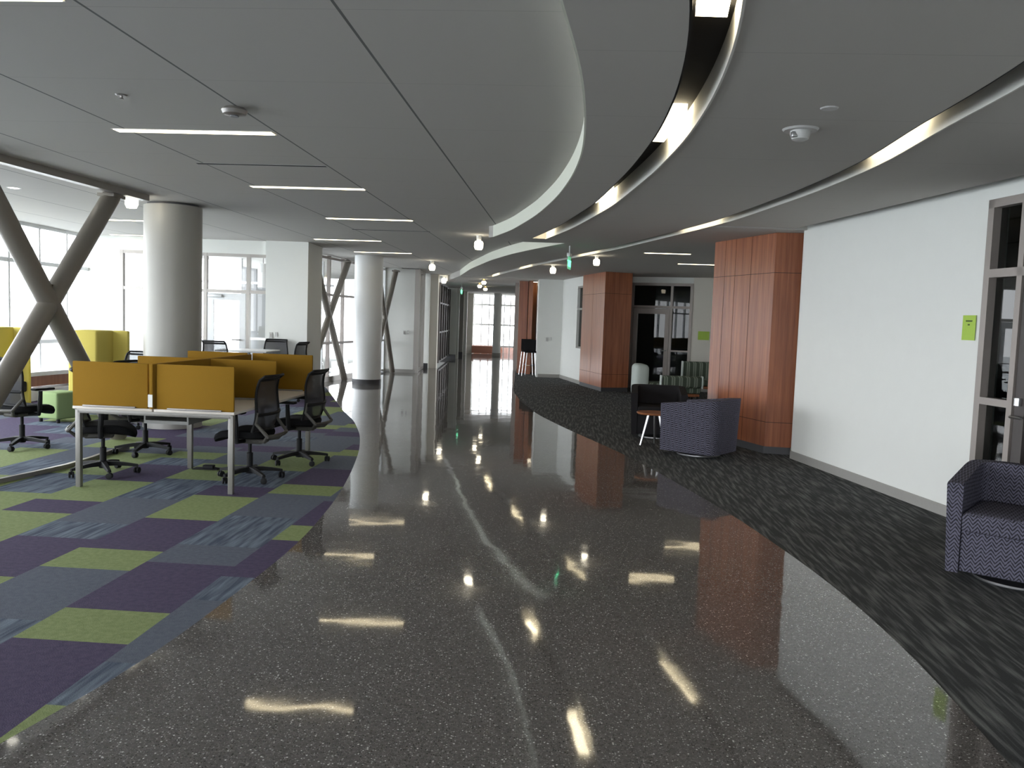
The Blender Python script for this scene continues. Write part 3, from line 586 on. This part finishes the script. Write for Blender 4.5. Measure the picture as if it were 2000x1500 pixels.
# ------------------------------------------------------------------ task chairs
def make_chair():
    r = empty('task_chair'); 
    hub = MB().lathe([(.035, .06), (.042, .075), (.042, .12), (.028, .135)], n=16); part('base_hub', 'black', r, hub)
    for k in range(5):
        a = 2*PI*k/5+.25; ca, sa = math.cos(a), math.sin(a)
        rot = Matrix.Rotation(a, 4, 'Z')
        sp_ = MB().add([], []); rows = []
        for t, w_, zt, hb in ((.03, .030, .125, .045), (.12, .026, .12, .038), (.22, .022, .105, .03), (.31, .018, .088, .024)):
            rows.append([(t, -w_, zt-hb), (t, w_, zt-hb), (t, w_*.7, zt), (t, -w_*.7, zt)])
        sp_.loft(rows); sp_.v = [tuple(rot @ Vector(v)) for v in sp_.v]; part('base_spoke', 'black', r, sp_)
        a2 = a+1.1; cc = (.305*ca, .305*sa)
        cm = MB()
        for s in (-1, 1):
            m4 = Matrix.Translation((cc[0], cc[1], .03)) @ Matrix.Rotation(a2, 4, 'Z') @ Matrix.Translation((0, s*.015, 0)) @ Matrix.Rotation(PI/2, 4, 'X')
            cm.lathe([(.02, -.010), (.029, -.007), (.029, .007), (.02, .010)], n=16, mat=m4)
        cm.tube([(cc[0], cc[1], .03), (cc[0], cc[1], .085)], .009, 8); part('caster', 'black', r, cm)
    part('gas_column', 'black', r, MB().lathe([(.030, .13), (.030, .26), (.018, .265), (.018, .37)], n=16))
    part('tilt_mechanism', 'greyplastic', r, MB().rbox(0, -.03, .385, .20, .26, .05, .02))
    # seat: waterfall front
    rows = []; n = 28
    for (sy, zc, sc_) in ((0, .415, .86), (0, .425, .97), (0, .455, 1.0), (0, .480, .97), (0, .490, .86), (0, .492, .5)):
        ring = []
        for k in range(n):
            a = 2*PI*k/n; c_, s_ = math.cos(a), math.sin(a)
            x = .25*sc_*math.copysign(abs(c_)**.55, c_); y = .235*sc_*math.copysign(abs(s_)**.6, s_)*1.08+.05
            z = zc-(.035*max(0, (y-.12)/.13)**2)+.012*(x/.25)**2
            ring.append((x, y, z))
        rows.append(ring)
    part('seat', 'blackfab', r, MB().loft(rows))
    # backrest
    def bp(u, v, off=0):
        w_ = .245-.030*abs(v-.25)-.05*max(0, v-.6)
        y = -.185-.055*v-.045*math.sin(v*PI*.9)*0 - .02*math.sin(v*6.2) + .05*u*u*(1-.35*v) - (.035 if v > .93 else 0)*(v-.93)/.07
        return (u*w_, y-off, .50+.52*v)
    V = 14; U = 10
    vs_ = [bp(-1+2*i/U, j/V) for j in range(V+1) for i in range(U+1)]
    fs_ = [(j*(U+1)+i, j*(U+1)+i+1, (j+1)*(U+1)+i+1, (j+1)*(U+1)+i) for j in range(V) for i in range(U)]
    back = MB().add(vs_, fs_)
    part('backrest_mesh', 'netting', r, back)
    per = [bp(-1, j/V) for j in range(V+1)]+[bp(-1+2*i/U, 1) for i in range(1, U)]+[bp(1, j/V) for j in range(V, -1, -1)]+[bp(1-2*i/U, 0) for i in range(1, U)]
    fr_ = MB().tube(per, .014, 8, closed=True); fr_.tube([bp(-1+2*i/U, .30, .012) for i in range(U+1)], .016, 8)
    fr_.tube([bp(-1+2*i/U, .93, .005) for i in range(U+1)], .014, 8)
    part('backrest_frame', 'black', r, fr_)
    sup = MB()
    for s in (-1, 1):
        sup.tube([(s*.06, -.10, .39), (s*.15, -.22, .40), (s*.22, -.275, .46), bp(s, .15, .01), bp(s, .35, .012)], [.020, .020, .018, .016, .012], 8)
    sup.tube([(-.22, -.275, .455), (-.1, -.30, .45), (.1, -.30, .45), (.22, -.275, .455)], .018, 8)
    part('back_support', 'greyplastic', r, sup)
    for s in (-1, 1):
        am = part('armrest', 'black', r, MB().tube([(s*.12, .0, .39), (s*.27, .0, .40), (s*.285, .0, .47), (s*.285, .01, .66)], [.018, .022, .026, .022], 8))
        part('arm_pad', 'black', am, MB().rbox(s*.28, .045, .68, .085, .25, .026, .012))
    return r
ch0 = make_chair(); used = [False]
CHG = 'black mesh task chairs'
def chair(x, y, facing, label, z=0):
    """facing: compass heading in degrees of the seat front, 0 = +Y"""
    o = ch0 if not used[0] else copy_tree(ch0); used[0] = True
    o.location = (x, y, z); o.rotation_euler = (0, 0, math.radians(facing)); tag(o, label, 'office chair', CHG); return o
chair(-2.52, 7.97, 82, 'black mesh task chair at the near right desk, nearest the polished floor')
chair(-2.30, 8.98, 80, 'black mesh task chair at the farther right desk, its back to the walkway')
chair(-3.95, 7.98, -68, 'black mesh task chair tucked under the near left desk')
chair(-4.08, 9.2, -100, 'black mesh task chair tucked under the farther left desk')
chair(-5.52, 9.3, -22, 'black mesh task chair behind the large X brace, back to the camera')
chair(-5.2, 11.2, 160, 'black mesh task chair between the yellow booth and the grey column')
# meeting table behind
tb_ = empty('meeting_table', (-4.95, 15.5, 0)); tag(tb_, 'white topped table behind the desks, before the white pillar', 'table')
part('table_top', 'bench', tb_, MB().rbox(0, 0, .90, .95, .9, .03, .01)); part('pedestal', 'alumlight', tb_, MB().lathe([(.3, .0), (.3, .02), (.04, .05), (.04, .885)], n=24))
for x, y, f_, lb in ((-5.86, 15.4, -80, 'black mesh chair at the left end of the white table'), (-5.18, 14.65, -8, 'black mesh chair with its back to the camera at the white table'), (-4.1, 15.4, 78, 'black mesh chair at the right end of the white table'), (-4.7, 16.25, 180, 'black mesh chair on the window side of the white table')):
    c = chair(x, y, f_, lb, 0); c.scale = (1, 1, 1.07)

# cable grommet on the carpet
p = at(408, 916); fb = empty('floor_power_box', (p[0], p[1], 0)); tag(fb, 'small black power box on the carpet under the desks', 'power box')
part('box', 'black', fb, MB().rbox(0, 0, .022, .11, .07, .044, .01)); part('plate', 'black', fb, MB().rbox(-.02, 0, .005, .26, .12, .01, .004))
part('cable', 'black', fb, MB().tube([(.05, 0, .02), (.12, .01, .008), (.22, .0, .008), (.32, .05, .008)], .006, 6))

# ------------------------------------------------------------------ left furniture
bo = empty('privacy_booth'); tag(bo, 'yellow felt privacy booth just left of the grey column', 'booth', 'yellow felt booths')
part('thick_wing', 'yellowfelt', bo, MB().rbox(.09, .28, .69, .42, .56, 1.16, .03)); part('back_panel', 'yellowfelt', bo, MB().rbox(.41, .52, .69, .24, .07, 1.16, .02))
part('bench_seat', 'charcoal', bo, MB().rbox(.415, .24, .38, .21, .46, .16, .03)); part('leg', 'black', bo, MB().box(-.10, -.06, .02, .06, 0, .12).box(.48, .52, .02, .06, 0, .32).box(-.10, -.06, .5, .54, 0, .12))
bo.location = (-6.33, 12.0, 0)
b2 = copy_tree(bo); b2.location = (-7.83, 12.0, 0); b2['label'] = 'yellow felt privacy booth cut by the left frame edge, behind the X brace'
ot = empty('ottoman', (-6.36, 11.45, 0), -.35); tag(ot, 'soft green cube ottoman on casters between brace and desks', 'ottoman')
part('cushion', 'green', ot, MB().rbox(0, .1, .235, .37, .40, .37, .03))
for x, y in ((-.16, -.06), (.16, -.06), (-.16, .26), (.16, .26)): part('foot', 'black', ot, MB().lathe([(.025, 0), (.025, .05)], (x, y, 0), 12))
wb = empty('window_bench', (0, 0, 0)); tag(wb, 'long curved white bench with wood front below the left windows', 'bench')
ys_ = list(np.arange(13.0, 16.5, .25)); xf = [-8.0+.12*math.sin(y*1.7) for y in ys_]
part('bench_top', 'bench', wb, MB().loft([[(-8.5, y, .40), (x, y, .40), (x, y, .47), (-8.5, y, .47)] for x, y in zip(xf, ys_)])); part('wood_front', 'woodtop', wb, MB().loft([[(-8.48, y, .22), (x-.05, y, .22), (x-.05, y, .40), (-8.48, y, .40)] for x, y in zip(xf, ys_)]))
part('bench_foot', 'bench', wb, MB().loft([[(-8.48, y, .0), (x+.10, y, .0), (x+.10, y, .18), (-8.48, y, .18)] for x, y in zip(xf, ys_)]))
pt_ = MB().lathe([(.02, 0), (.02, .03), (.07, .05), (.09, .09), (.085, .1)], (0, 0, 0), 20); o = pt_.build('stool_seat', 'greyplastic'); C.objects.unlink(o); bpy.data.objects.remove(o)

# ------------------------------------------------------------------ tub chairs
def tub(mt, inner, label, loc, rz, sc=1.0):
    e = empty('tub_chair', loc, rz); tag(e, label, 'armchair')
    # plan outline: open towards +Y
    def path(hw, hd, n=40, p=6.5):
        out = []
        for k in range(n+1):
            a = -PI*k/n            # from right arm front round the back to left arm front
            c_, s_ = math.cos(a), math.sin(a)
            x = hw*math.copysign(abs(c_)**(2/p), c_); y = -hd*abs(s_)**(2/p)
            out.append((x, y))
        return out
    po = path(.40, .40); pi_ = path(.30, .295); pob = path(.375, .375)
    n = len(po); front = .34
    def seq(pth): return [(pth[0][0], front)]+[(pth[0][0], .12)]+list(pth)+[(pth[-1][0], .12)]+[(pth[-1][0], front)]
    po, pi_, pob = seq(po), seq(pi_), seq(pob)
    rows = []
    for j, (a, b_, c_) in enumerate(zip(po, pi_, pob)):
        back = max(0.0, min(1.0, (front-a[1])/(front+.40))); z = .655+.085*back
        rows.append([(c_[0], c_[1], .06), (a[0]*1.0, a[1], z-.012), (a[0]*.97+b_[0]*.03, a[1]*.97+b_[1]*.03, z), (b_[0]*.95+a[0]*.05, b_[1]*.95+a[1]*.05, z), (b_[0], b_[1], z-.014), (b_[0], b_[1], .06)])
    part('shell', mt, e, MB().loft(rows)); 
    part('front_apron', mt, e, MB().rbox(0, .13, .22, .60, .40, .30, .015)); part('seat_cushion', inner, e, MB().rbox(0, .06, .405, .595, .60, .13, .03, 4))
    part('swivel_ring', 'chrome', e, MB().lathe([(.26, .0), (.265, .006), (.265, .02), (.2, .026)], n=40)); part('swivel_post', 'black', e, MB().lathe([(.06, .02), (.06, .09)], n=20))
    e.scale = (sc, sc, 1); return e
tub('chevron', 'chevron', 'slate chevron patterned tub chair at the right edge, facing the walkway', (3.44, 5.47, 0), math.radians(141), 1.0)
tub('chevron', 'chevron', 'slate patterned tub chair seen from behind beside the wood column', (2.42, 10.55, 0), math.radians(52), 1.03)
tub('charcoal', 'charcoal', 'plain charcoal tub chair behind the small wood topped table', (2.15, 12.1, 0), math.radians(172), 1.0)
st = empty('side_table', (1.95, 11.2, 0)); tag(st, 'small round wood topped side table between two tub chairs', 'side table')
part('table_top', 'woodtop', st, MB().lathe([(.235, .43), (.245, .445), (.24, .455)], n=32))
for a in (195, 315, 75):
    a = math.radians(a); part('leg', 'chrome', st, MB().tube([(.08*math.cos(a), .08*math.sin(a), .43), (.19*math.cos(a), .19*math.sin(a), .004)], [.022, .014], 8))

# striped lounge pieces in the alcove
def settee(loc, rz, w, label, hb=.76, side=True):
    e = empty('striped_settee', loc, rz); tag(e, label, 'settee')
    part('backrest', 'stripe', e, MB().rbox(0, -.28, .40+(hb-.4)/2+.02, w, .14, hb-.36, .05, 4)); part('seat', 'stripe', e, MB().rbox(0, .02, .36, w, .6, .14, .03))
    part('base', 'woodtop', e, MB().rbox(0, .02, .25, w-.04, .55, .06, .01))
    for x in (-1, 1):
        part('side_band', 'stripewhite', e, MB().rbox(x*(w/2+.012), -.28, .40+(hb-.4)/2+.02, .03, .15, hb-.35, .012))
    for x, y in ((-1, -.25), (1, -.25), (-1, .28), (1, .28)): part('leg', 'black', e, MB().box(x*(w/2-.06)-.02, x*(w/2-.06)+.02, y-.02, y+.02, 0, .23))
    return e
settee((4.55, 19.2, 0), math.radians(180), 1.1, 'striped green grey settee against the alcove wall, partly behind the wood column', .78)
settee((3.40, 16.9, 0), math.radians(0), .80, 'low striped green grey settee seen from behind, nearest the charcoal tub chair', .60)
hb = empty('high_back_seat', (2.98, 18.3, 0), math.radians(-90)); tag(hb, 'tall rounded pale striped seat back beside the alcove door', 'settee')
part('shell', 'stripewhite', hb, MB().rbox(0, -.16, .42, .75, .30, .72, .10, 4)); part('seat', 'stripe', hb, MB().rbox(0, .20, .30, .68, .45, .18, .04)); part('leg', 'black', hb, MB().box(-.3, -.26, -.1, -.06, 0, .1).box(.26, .3, -.1, -.06, 0, .1).box(-.3, -.26, .3, .34, 0, .22).box(.26, .3, .3, .34, 0, .22))

# stacked stools by the far wood fin
def stool():
    e = empty('bar_stool'); 
    part('seat_shell', 'blackfab', e, MB().rbox(0, 0, .72, .36, .36, .05, .02)); part('backrest', 'blackfab', e, MB().rbox(0, -.18, .92, .36, .035, .34, .015, mat=Matrix.Rotation(.0, 4, 'X')))
    for x, y in ((-.16, -.16), (.16, -.16), (-.16, .16), (.16, .16)): part('leg', 'chrome', e, MB().tube([(x, y, .70), (x*1.35, y*1.35, .0)], .012, 6))
    part('foot_rail', 'chrome', e, MB().tube([(-.19, .19, .3), (.19, .19, .3)], .01, 6)); return e
s0_ = stool(); s0_.location = (.54, 24.85, 0); s0_.rotation_euler = (0, 0, math.radians(-14)); tag(s0_, 'black backed bar stool at the far wood fin wall, nearer one', 'bar stool', 'far bar stools')
s1_ = copy_tree(s0_); s1_.location = (.46, 25.45, 0); s1_['label'] = 'black backed bar stool at the far wood fin wall, farther one'

# ------------------------------------------------------------------ lights on the ceiling
def strip(px, label, z=HIGH, group='recessed linear ceiling lights'):
    a = at(*px[0], z); b_ = at(*px[1], z); cx, cy = (a[0]+b_[0])/2, (a[1]+b_[1])/2; l = math.hypot(a[0]-b_[0], a[1]-b_[1])
    e = empty('linear_light', (cx, cy, z), -TH); tag(e, label, 'ceiling light', group)
    part('lamp', 'strip', e, MB().box(-l/2, l/2, -.05, .05, -.006, .0), False)
    part('trim_frame', 'white', e, MB().box(-l/2-.012, l/2+.012, -.062, -.05, -.004, .0).box(-l/2-.012, l/2+.012, .05, .062, -.004, .0), False); return e
strip(((-190, -8), (105, -10)), 'linear ceiling light cut by the top left corner')
strip(((235, 257), (527, 257)), 'nearest full linear ceiling light, just past the smoke detector')
strip(((497, 366), (707, 367.5)), 'linear ceiling light second in the receding row')
strip(((641, 427), (803, 429.5)), 'linear ceiling light third in the receding row')
strip(((615, 467), (743, 470.5)), 'linear ceiling light above and right of the white pillar')
strip(((694, 492), (802, 494.5)), 'linear ceiling light over the white round column')
strip(((205, 429), (300, 431.5)), 'linear ceiling light left of the grey column, nearer one')
strip(((217, 458), (300, 460.5)), 'linear ceiling light left of the grey column, farther one')
strip(((1260, 493.5), (1348, 496.5)), 'linear ceiling light left of the tall wood column, nearer one', LOW)
strip(((1325, 515), (1420, 518)), 'linear ceiling light left of the tall wood column, farther one', LOW)
def slot_lamp(xs, ys, W, y0, y1, label):
    yy = list(np.linspace(y0, y1, 6)); xx = I(yy, ys, xs)
    e = empty('slot_light', (0, 0, 0)); tag(e, label, 'ceiling light', 'lamps in the curved ceiling slots')
    part('diffuser', 'slotlamp', e, MB().loft([[(x-W+.03, y, LOW+.11), (x-.045, y, LOW+.11), (x-.045, y, LOW+.155), (x-W+.03, y, LOW+.155)] for x, y in zip(xx, yy)]))
    return e
zz = LOW+.11
def ypx(x, y): return at(x, y, zz)[1]
S1 = [(2.55, ypx(1400, 33)), (ypx(1322, 216), ypx(1290, 277)), (ypx(1208, 373), ypx(1182, 397)), (ypx(1098, 444), ypx(1058, 466))]
names1 = ['first lamp of the inner curved slot, at the top edge', 'second lamp of the inner curved slot, below the top one', 'third lamp of the inner curved slot', 'last lamp of the inner curved slot, where it ends']
for (a, b_), nm in zip(S1, names1): slot_lamp(o1, yB, W1, min(a, b_), min(max(a, b_), 12.5), nm)
S2 = [(ypx(1850, 232), ypx(1735, 300)), (ypx(1448, 418), ypx(1384, 440)), (ypx(1212, 482), ypx(1165, 490)), (ypx(1060, 511), ypx(1035, 517)), (ypx(993, 529), ypx(978, 533))]
names2 = ['brightest lamp of the outer curved slot, over the right wall', 'second lamp of the outer curved slot, left of the tall wood column', 'third lamp of the outer curved slot, past the exit sign', 'fourth lamp of the outer curved slot', 'farthest lamp of the outer curved slot']
for (a, b_), nm in zip(S2, names2): slot_lamp(o2, yC, W2, min(a, b_), min(max(a, b_), y2e-.1), nm)

def globe(px, z, r, label, top, mt='globe'):
    a = at(px[0], px[1], z); e = empty('globe_light', (a[0], a[1], top)); tag(e, label, 'ceiling light', 'small globe ceiling lights')
    h = top-z
    part('glass_globe', mt, e, MB().lathe([(r*.8, -h+r), (r, -h+.6*r), (r, -h-.3*r), (r*.75, -h-r*.85)], n=20)); part('ceiling_cap', 'white', e, MB().lathe([(r*.5, -h+r), (r*.6, -.01), (r*1.1, 0)], n=20)); return e
globe((257, 396), 2.955, .078, 'globe light behind the top of the large X brace', HIGH)
globe((935, 480), 2.86, .075, 'globe light just below the corner of the curved ceiling step', HIGH)
globe((844, 523), 2.86, .075, 'globe light over the white far wall', HIGH); globe((867, 549), 2.86, .08, 'farthest globe light on the left of the corridor', HIGH)
globe((1165, 513), 2.74, .06, 'globe light left of the far wood column', LOW); globe((1080, 529), 2.74, .065, 'globe light over the far white wall on the right', LOW)
for i, (x, y, lb) in enumerate([(945, 551, 'brass spotlight at the far end of the corridor ceiling, top of three'), (937, 558, 'brass spotlight at the far end of the corridor ceiling, middle of three'), (948, 564, 'brass spotlight at the far end of the corridor ceiling, lowest of three')]):
    a = at(x, y, 2.78); e = empty('spotlight', (a[0], a[1], LOW)); tag(e, lb, 'ceiling light', 'far brass spotlights')
    part('lamp_head', 'globe', e, MB().lathe([(.05, -.16), (.08, -.1), (.05, -.06)], n=14)); part('stem', 'brass', e, MB().lathe([(.05, -.07), (.03, -.03), (.06, 0)], n=14))
for (x, y, lb) in ((153, 357, 'round downlight left of the X brace top, rightmost'), (27, 367, 'round downlight left of the X brace top, lowest'), (10, 317, 'round downlight at the left edge, topmost')):
    a = at(x, y, HIGH); e = empty('downlight', (a[0], a[1], HIGH)); tag(e, lb, 'ceiling light', 'small round downlights')
    part('lamp', 'downl', e, MB().lathe([(.06, -.004), (.06, 0)], n=20)); part('rim', 'white', e, MB().lathe([(.075, -.002), (.08, 0)], n=20))
a = at(458, 222, HIGH-.04); e = empty('smoke_detector', (a[0], a[1], HIGH)); tag(e, 'round grey smoke detector near the nearest linear light', 'smoke detector')
part('dish', 'alum', e, MB().lathe([(.035, -.055), (.078, -.045), (.09, -.02), (.07, 0)], n=32)); part('sensor_slot', 'darkbase', e, MB().lathe([(.030, -.062), (.032, -.054)], n=16))
a = at(237, 185, HIGH); e = empty('ceiling_sprinkler', (a[0], a[1], HIGH)); tag(e, 'tiny ceiling sprinkler left of the smoke detector', 'sprinkler')
part('escutcheon', 'alum', e, MB().lathe([(.03, -.008), (.045, .004)], n=20)); part('sprinkler_head', 'alum', e, MB().lathe([(.018, -.03), (.008, -.02), (.01, -.008)], n=12))
a = at(1620, 211, LOW); e = MB().lathe([(.045, -.006), (.05, 0)], n=24).build('ceiling_cover', 'greylid', loc=(a[0], a[1], LOW)); tag(e, 'round white sprinkler cap on the right ceiling', 'sprinkler')
a = at(1563, 262, LOW-.03); e = empty('ceiling_sensor', (a[0], a[1], LOW)); tag(e, 'white domed strobe detector on the right ceiling', 'smoke detector')
part('mounting_plate', 'greylid', e, MB().lathe([(.10, -.012), (.11, 0)], n=28)); part('dome', 'greylid', e, MB().lathe([(.03, -.072), (.05, -.062), (.062, -.03), (.062, -.012)], n=24)); part('clear_lens', 'chrome', e, MB().rbox(-.045, -.03, -.04, .04, .03, .035, .006))
for (p0, p1, lb) in (((388, 321), (635, 323), 'thin linear air diffuser between the first two linear lights'), ((690, 449), (838, 451), 'thin linear air diffuser beyond the third linear light')):
    a = at(*p0, HIGH); b_ = at(*p1, HIGH); l = math.hypot(a[0]-b_[0], a[1]-b_[1]); e = empty('air_diffuser', ((a[0]+b_[0])/2, (a[1]+b_[1])/2, HIGH), -TH); tag(e, lb, 'air vent')
    part('slot', 'slotblack', e, MB().box(-l/2+.01, l/2-.01, -.024, .024, -.004, 0), False); part('frame', 'greylid', e, MB().box(-l/2, l/2, -.030, -.024, -.002, 0).box(-l/2, l/2, .024, .030, -.005, 0), False)
a = at(803, 525, HIGH); e = MB().box(-.25, .25, -.2, .2, -.012, 0).build('ceiling_vent', 'darkbase', smooth=False, loc=(a[0], a[1], HIGH)); tag(e, 'dark square vent on the ceiling before the white far wall', 'air vent')
def exit_sign(x, y, z, rz, label, mt, w=.30):
    e = empty('exit_sign', (x, y, z), rz); tag(e, label, 'exit sign')
    part('panel', mt, e, MB().rbox(0, 0, -.13, w, .012, .20, .004, 1)); part('canopy', 'alumlight', e, MB().rbox(0, 0, .0, w*.8, .05, .06, .006)); part('stem', 'alumlight', e, MB().tube([(0, 0, .0), (0, 0, LOW-z)], .01, 8))
    for side in (-1, 1):
        cu = bpy.data.curves.new('exit_text', 'FONT'); cu.body = 'EXIT'; cu.size = .15; cu.extrude = .002; cu.align_x = 'CENTER'
        to = bpy.data.objects.new('exit_text', cu); C.objects.link(to)
        dg = bpy.context.evaluated_depsgraph_get(); me = bpy.data.meshes.new_from_object(to.evaluated_get(dg)); me.materials.append(M['exitglow'])
        bpy.data.objects.remove(to); bpy.data.curves.remove(cu)
        m2 = bpy.data.objects.new('lettering', me); C.objects.link(m2); m2.parent = e; m2.location = (0, side*.009, -.19); m2.rotation_euler = (PI/2, 0, PI if side > 0 else 0)
    return e
exit_sign(.86, 13.6, 2.72, math.radians(78), 'green exit sign hanging edge-on over the walkway', 'exitg'); exit_sign(-1.93, 30.0, 2.74, math.radians(84), 'far green exit sign at the left of the corridor end', 'exitg', .22)
# switch plates
for (x, y, z, lb, rz) in ((-4.80, 16.59, 1.17, 'pale switch plates on the white pillar', 0), (-3.15, 24.28, 1.18, 'pale switch plates on the white far left wall', 0), (1.03, 24.33, 1.12, 'small thermostat on the far right white wall', 0)):
    e = empty('switch_plate', (x, y, z), rz); tag(e, lb, 'wall switch'); part('plate', 'greylid', e, MB().rbox(-.05, 0, 0, .07, .012, .12, .003, 1).rbox(.06, 0, .02, .05, .012, .09, .003, 1)); part('rocker', 'alum', e, MB().box(-.06, -.04, -.011, -.006, -.03, .03))

# ------------------------------------------------------------------ beyond the meeting room glass
e, l = screen('window_9', (-8.6, 22.5), (-4.9, 22.5), 0, 3.3, [.1, 1.2, 2.3, 3.4], [.06, .9, 2.4], 'alumlight', w=.06)
for x in (-5.9, -5.15): 
    e = empty('pendant_lamp', (x, 19.5, 2.75)); tag(e, 'white cylinder pendant lamp behind the meeting room glass, '+('left one' if x < -5.5 else 'right one'), 'pendant lamp', 'meeting room pendants')
    part('shade', 'white', e, MB().lathe([(.12, -.55), (.12, 0)], n=24)); part('cord', 'black', e, MB().tube([(0, 0, 0), (0, 0, HIGH-2.75)], .006, 6))
for i, (x, y, wd_, h_) in enumerate([(-16, 26, 5, 2.5), (-14, 44, 6, 3.5)]):
    pass

# ------------------------------------------------------------------ light
w = bpy.data.worlds.new('world'); bpy.context.scene.world = w; w.use_nodes = True; nt = w.node_tree
bg = nt.nodes['Background']; tc = N(nt, 'ShaderNodeTexCoord'); sx = N(nt, 'ShaderNodeSeparateXYZ'); nt.links.new(tc.outputs['Generated'], sx.inputs[0])
cr = N(nt, 'ShaderNodeValToRGB'); nt.links.new(sx.outputs[2], cr.inputs[0]); cr.color_ramp.elements[0].color = (.93, .965, 1, 1); cr.color_ramp.elements[1].color = (.80, .90, 1, 1)
nt.links.new(cr.outputs[0], bg.inputs[0]); bg.inputs[1].default_value = 8.6
def portal(loc, rot, sx_, sy_):
    l = bpy.data.lights.new('portal', 'AREA'); l.shape = 'RECTANGLE'; l.size = sx_; l.size_y = sy_; l.cycles.is_portal = True
    o = bpy.data.objects.new('daylight_portal', l); C.objects.link(o); o.location = loc; o.rotation_euler = rot
portal((-8.75, 5.3, 1.55), (PI/2, 0, -PI/2), 22.6, 3.1)
portal((-2.5, -6.2, 1.55), (PI/2, 0, 0), 6, 3.1)
portal((-6.5, 23, 1.6), (-PI/2, 0, 0), 3.9, 3.2)
portal((-4.7, 20.1, 1.5), (PI/2, 0, -PI/2-.0), 4.6, 3)
portal((-1.0, 41.6, 1.6), (-PI/2, 0, 0), 2.3, 2.8)

# ------------------------------------------------------------------ camera
cam = bpy.data.cameras.new('camera'); co = bpy.data.objects.new('camera', cam); C.objects.link(co)
cam.sensor_width = 36; cam.lens = 36*F/2000; cam.clip_end = 300; cam.clip_start = .05
co.matrix_world = Matrix.Translation((0, 0, EYE)) @ Matrix.Rotation(PI/2-P, 4, 'X') @ Matrix.Rotation(-R, 4, 'Z')
S = bpy.context.scene; S.camera = co
S.view_settings.view_transform = 'Standard'; S.view_settings.look = 'None'; S.view_settings.gamma = 1; S.view_settings.use_curve_mapping = False
S.view_settings.exposure = 0.25
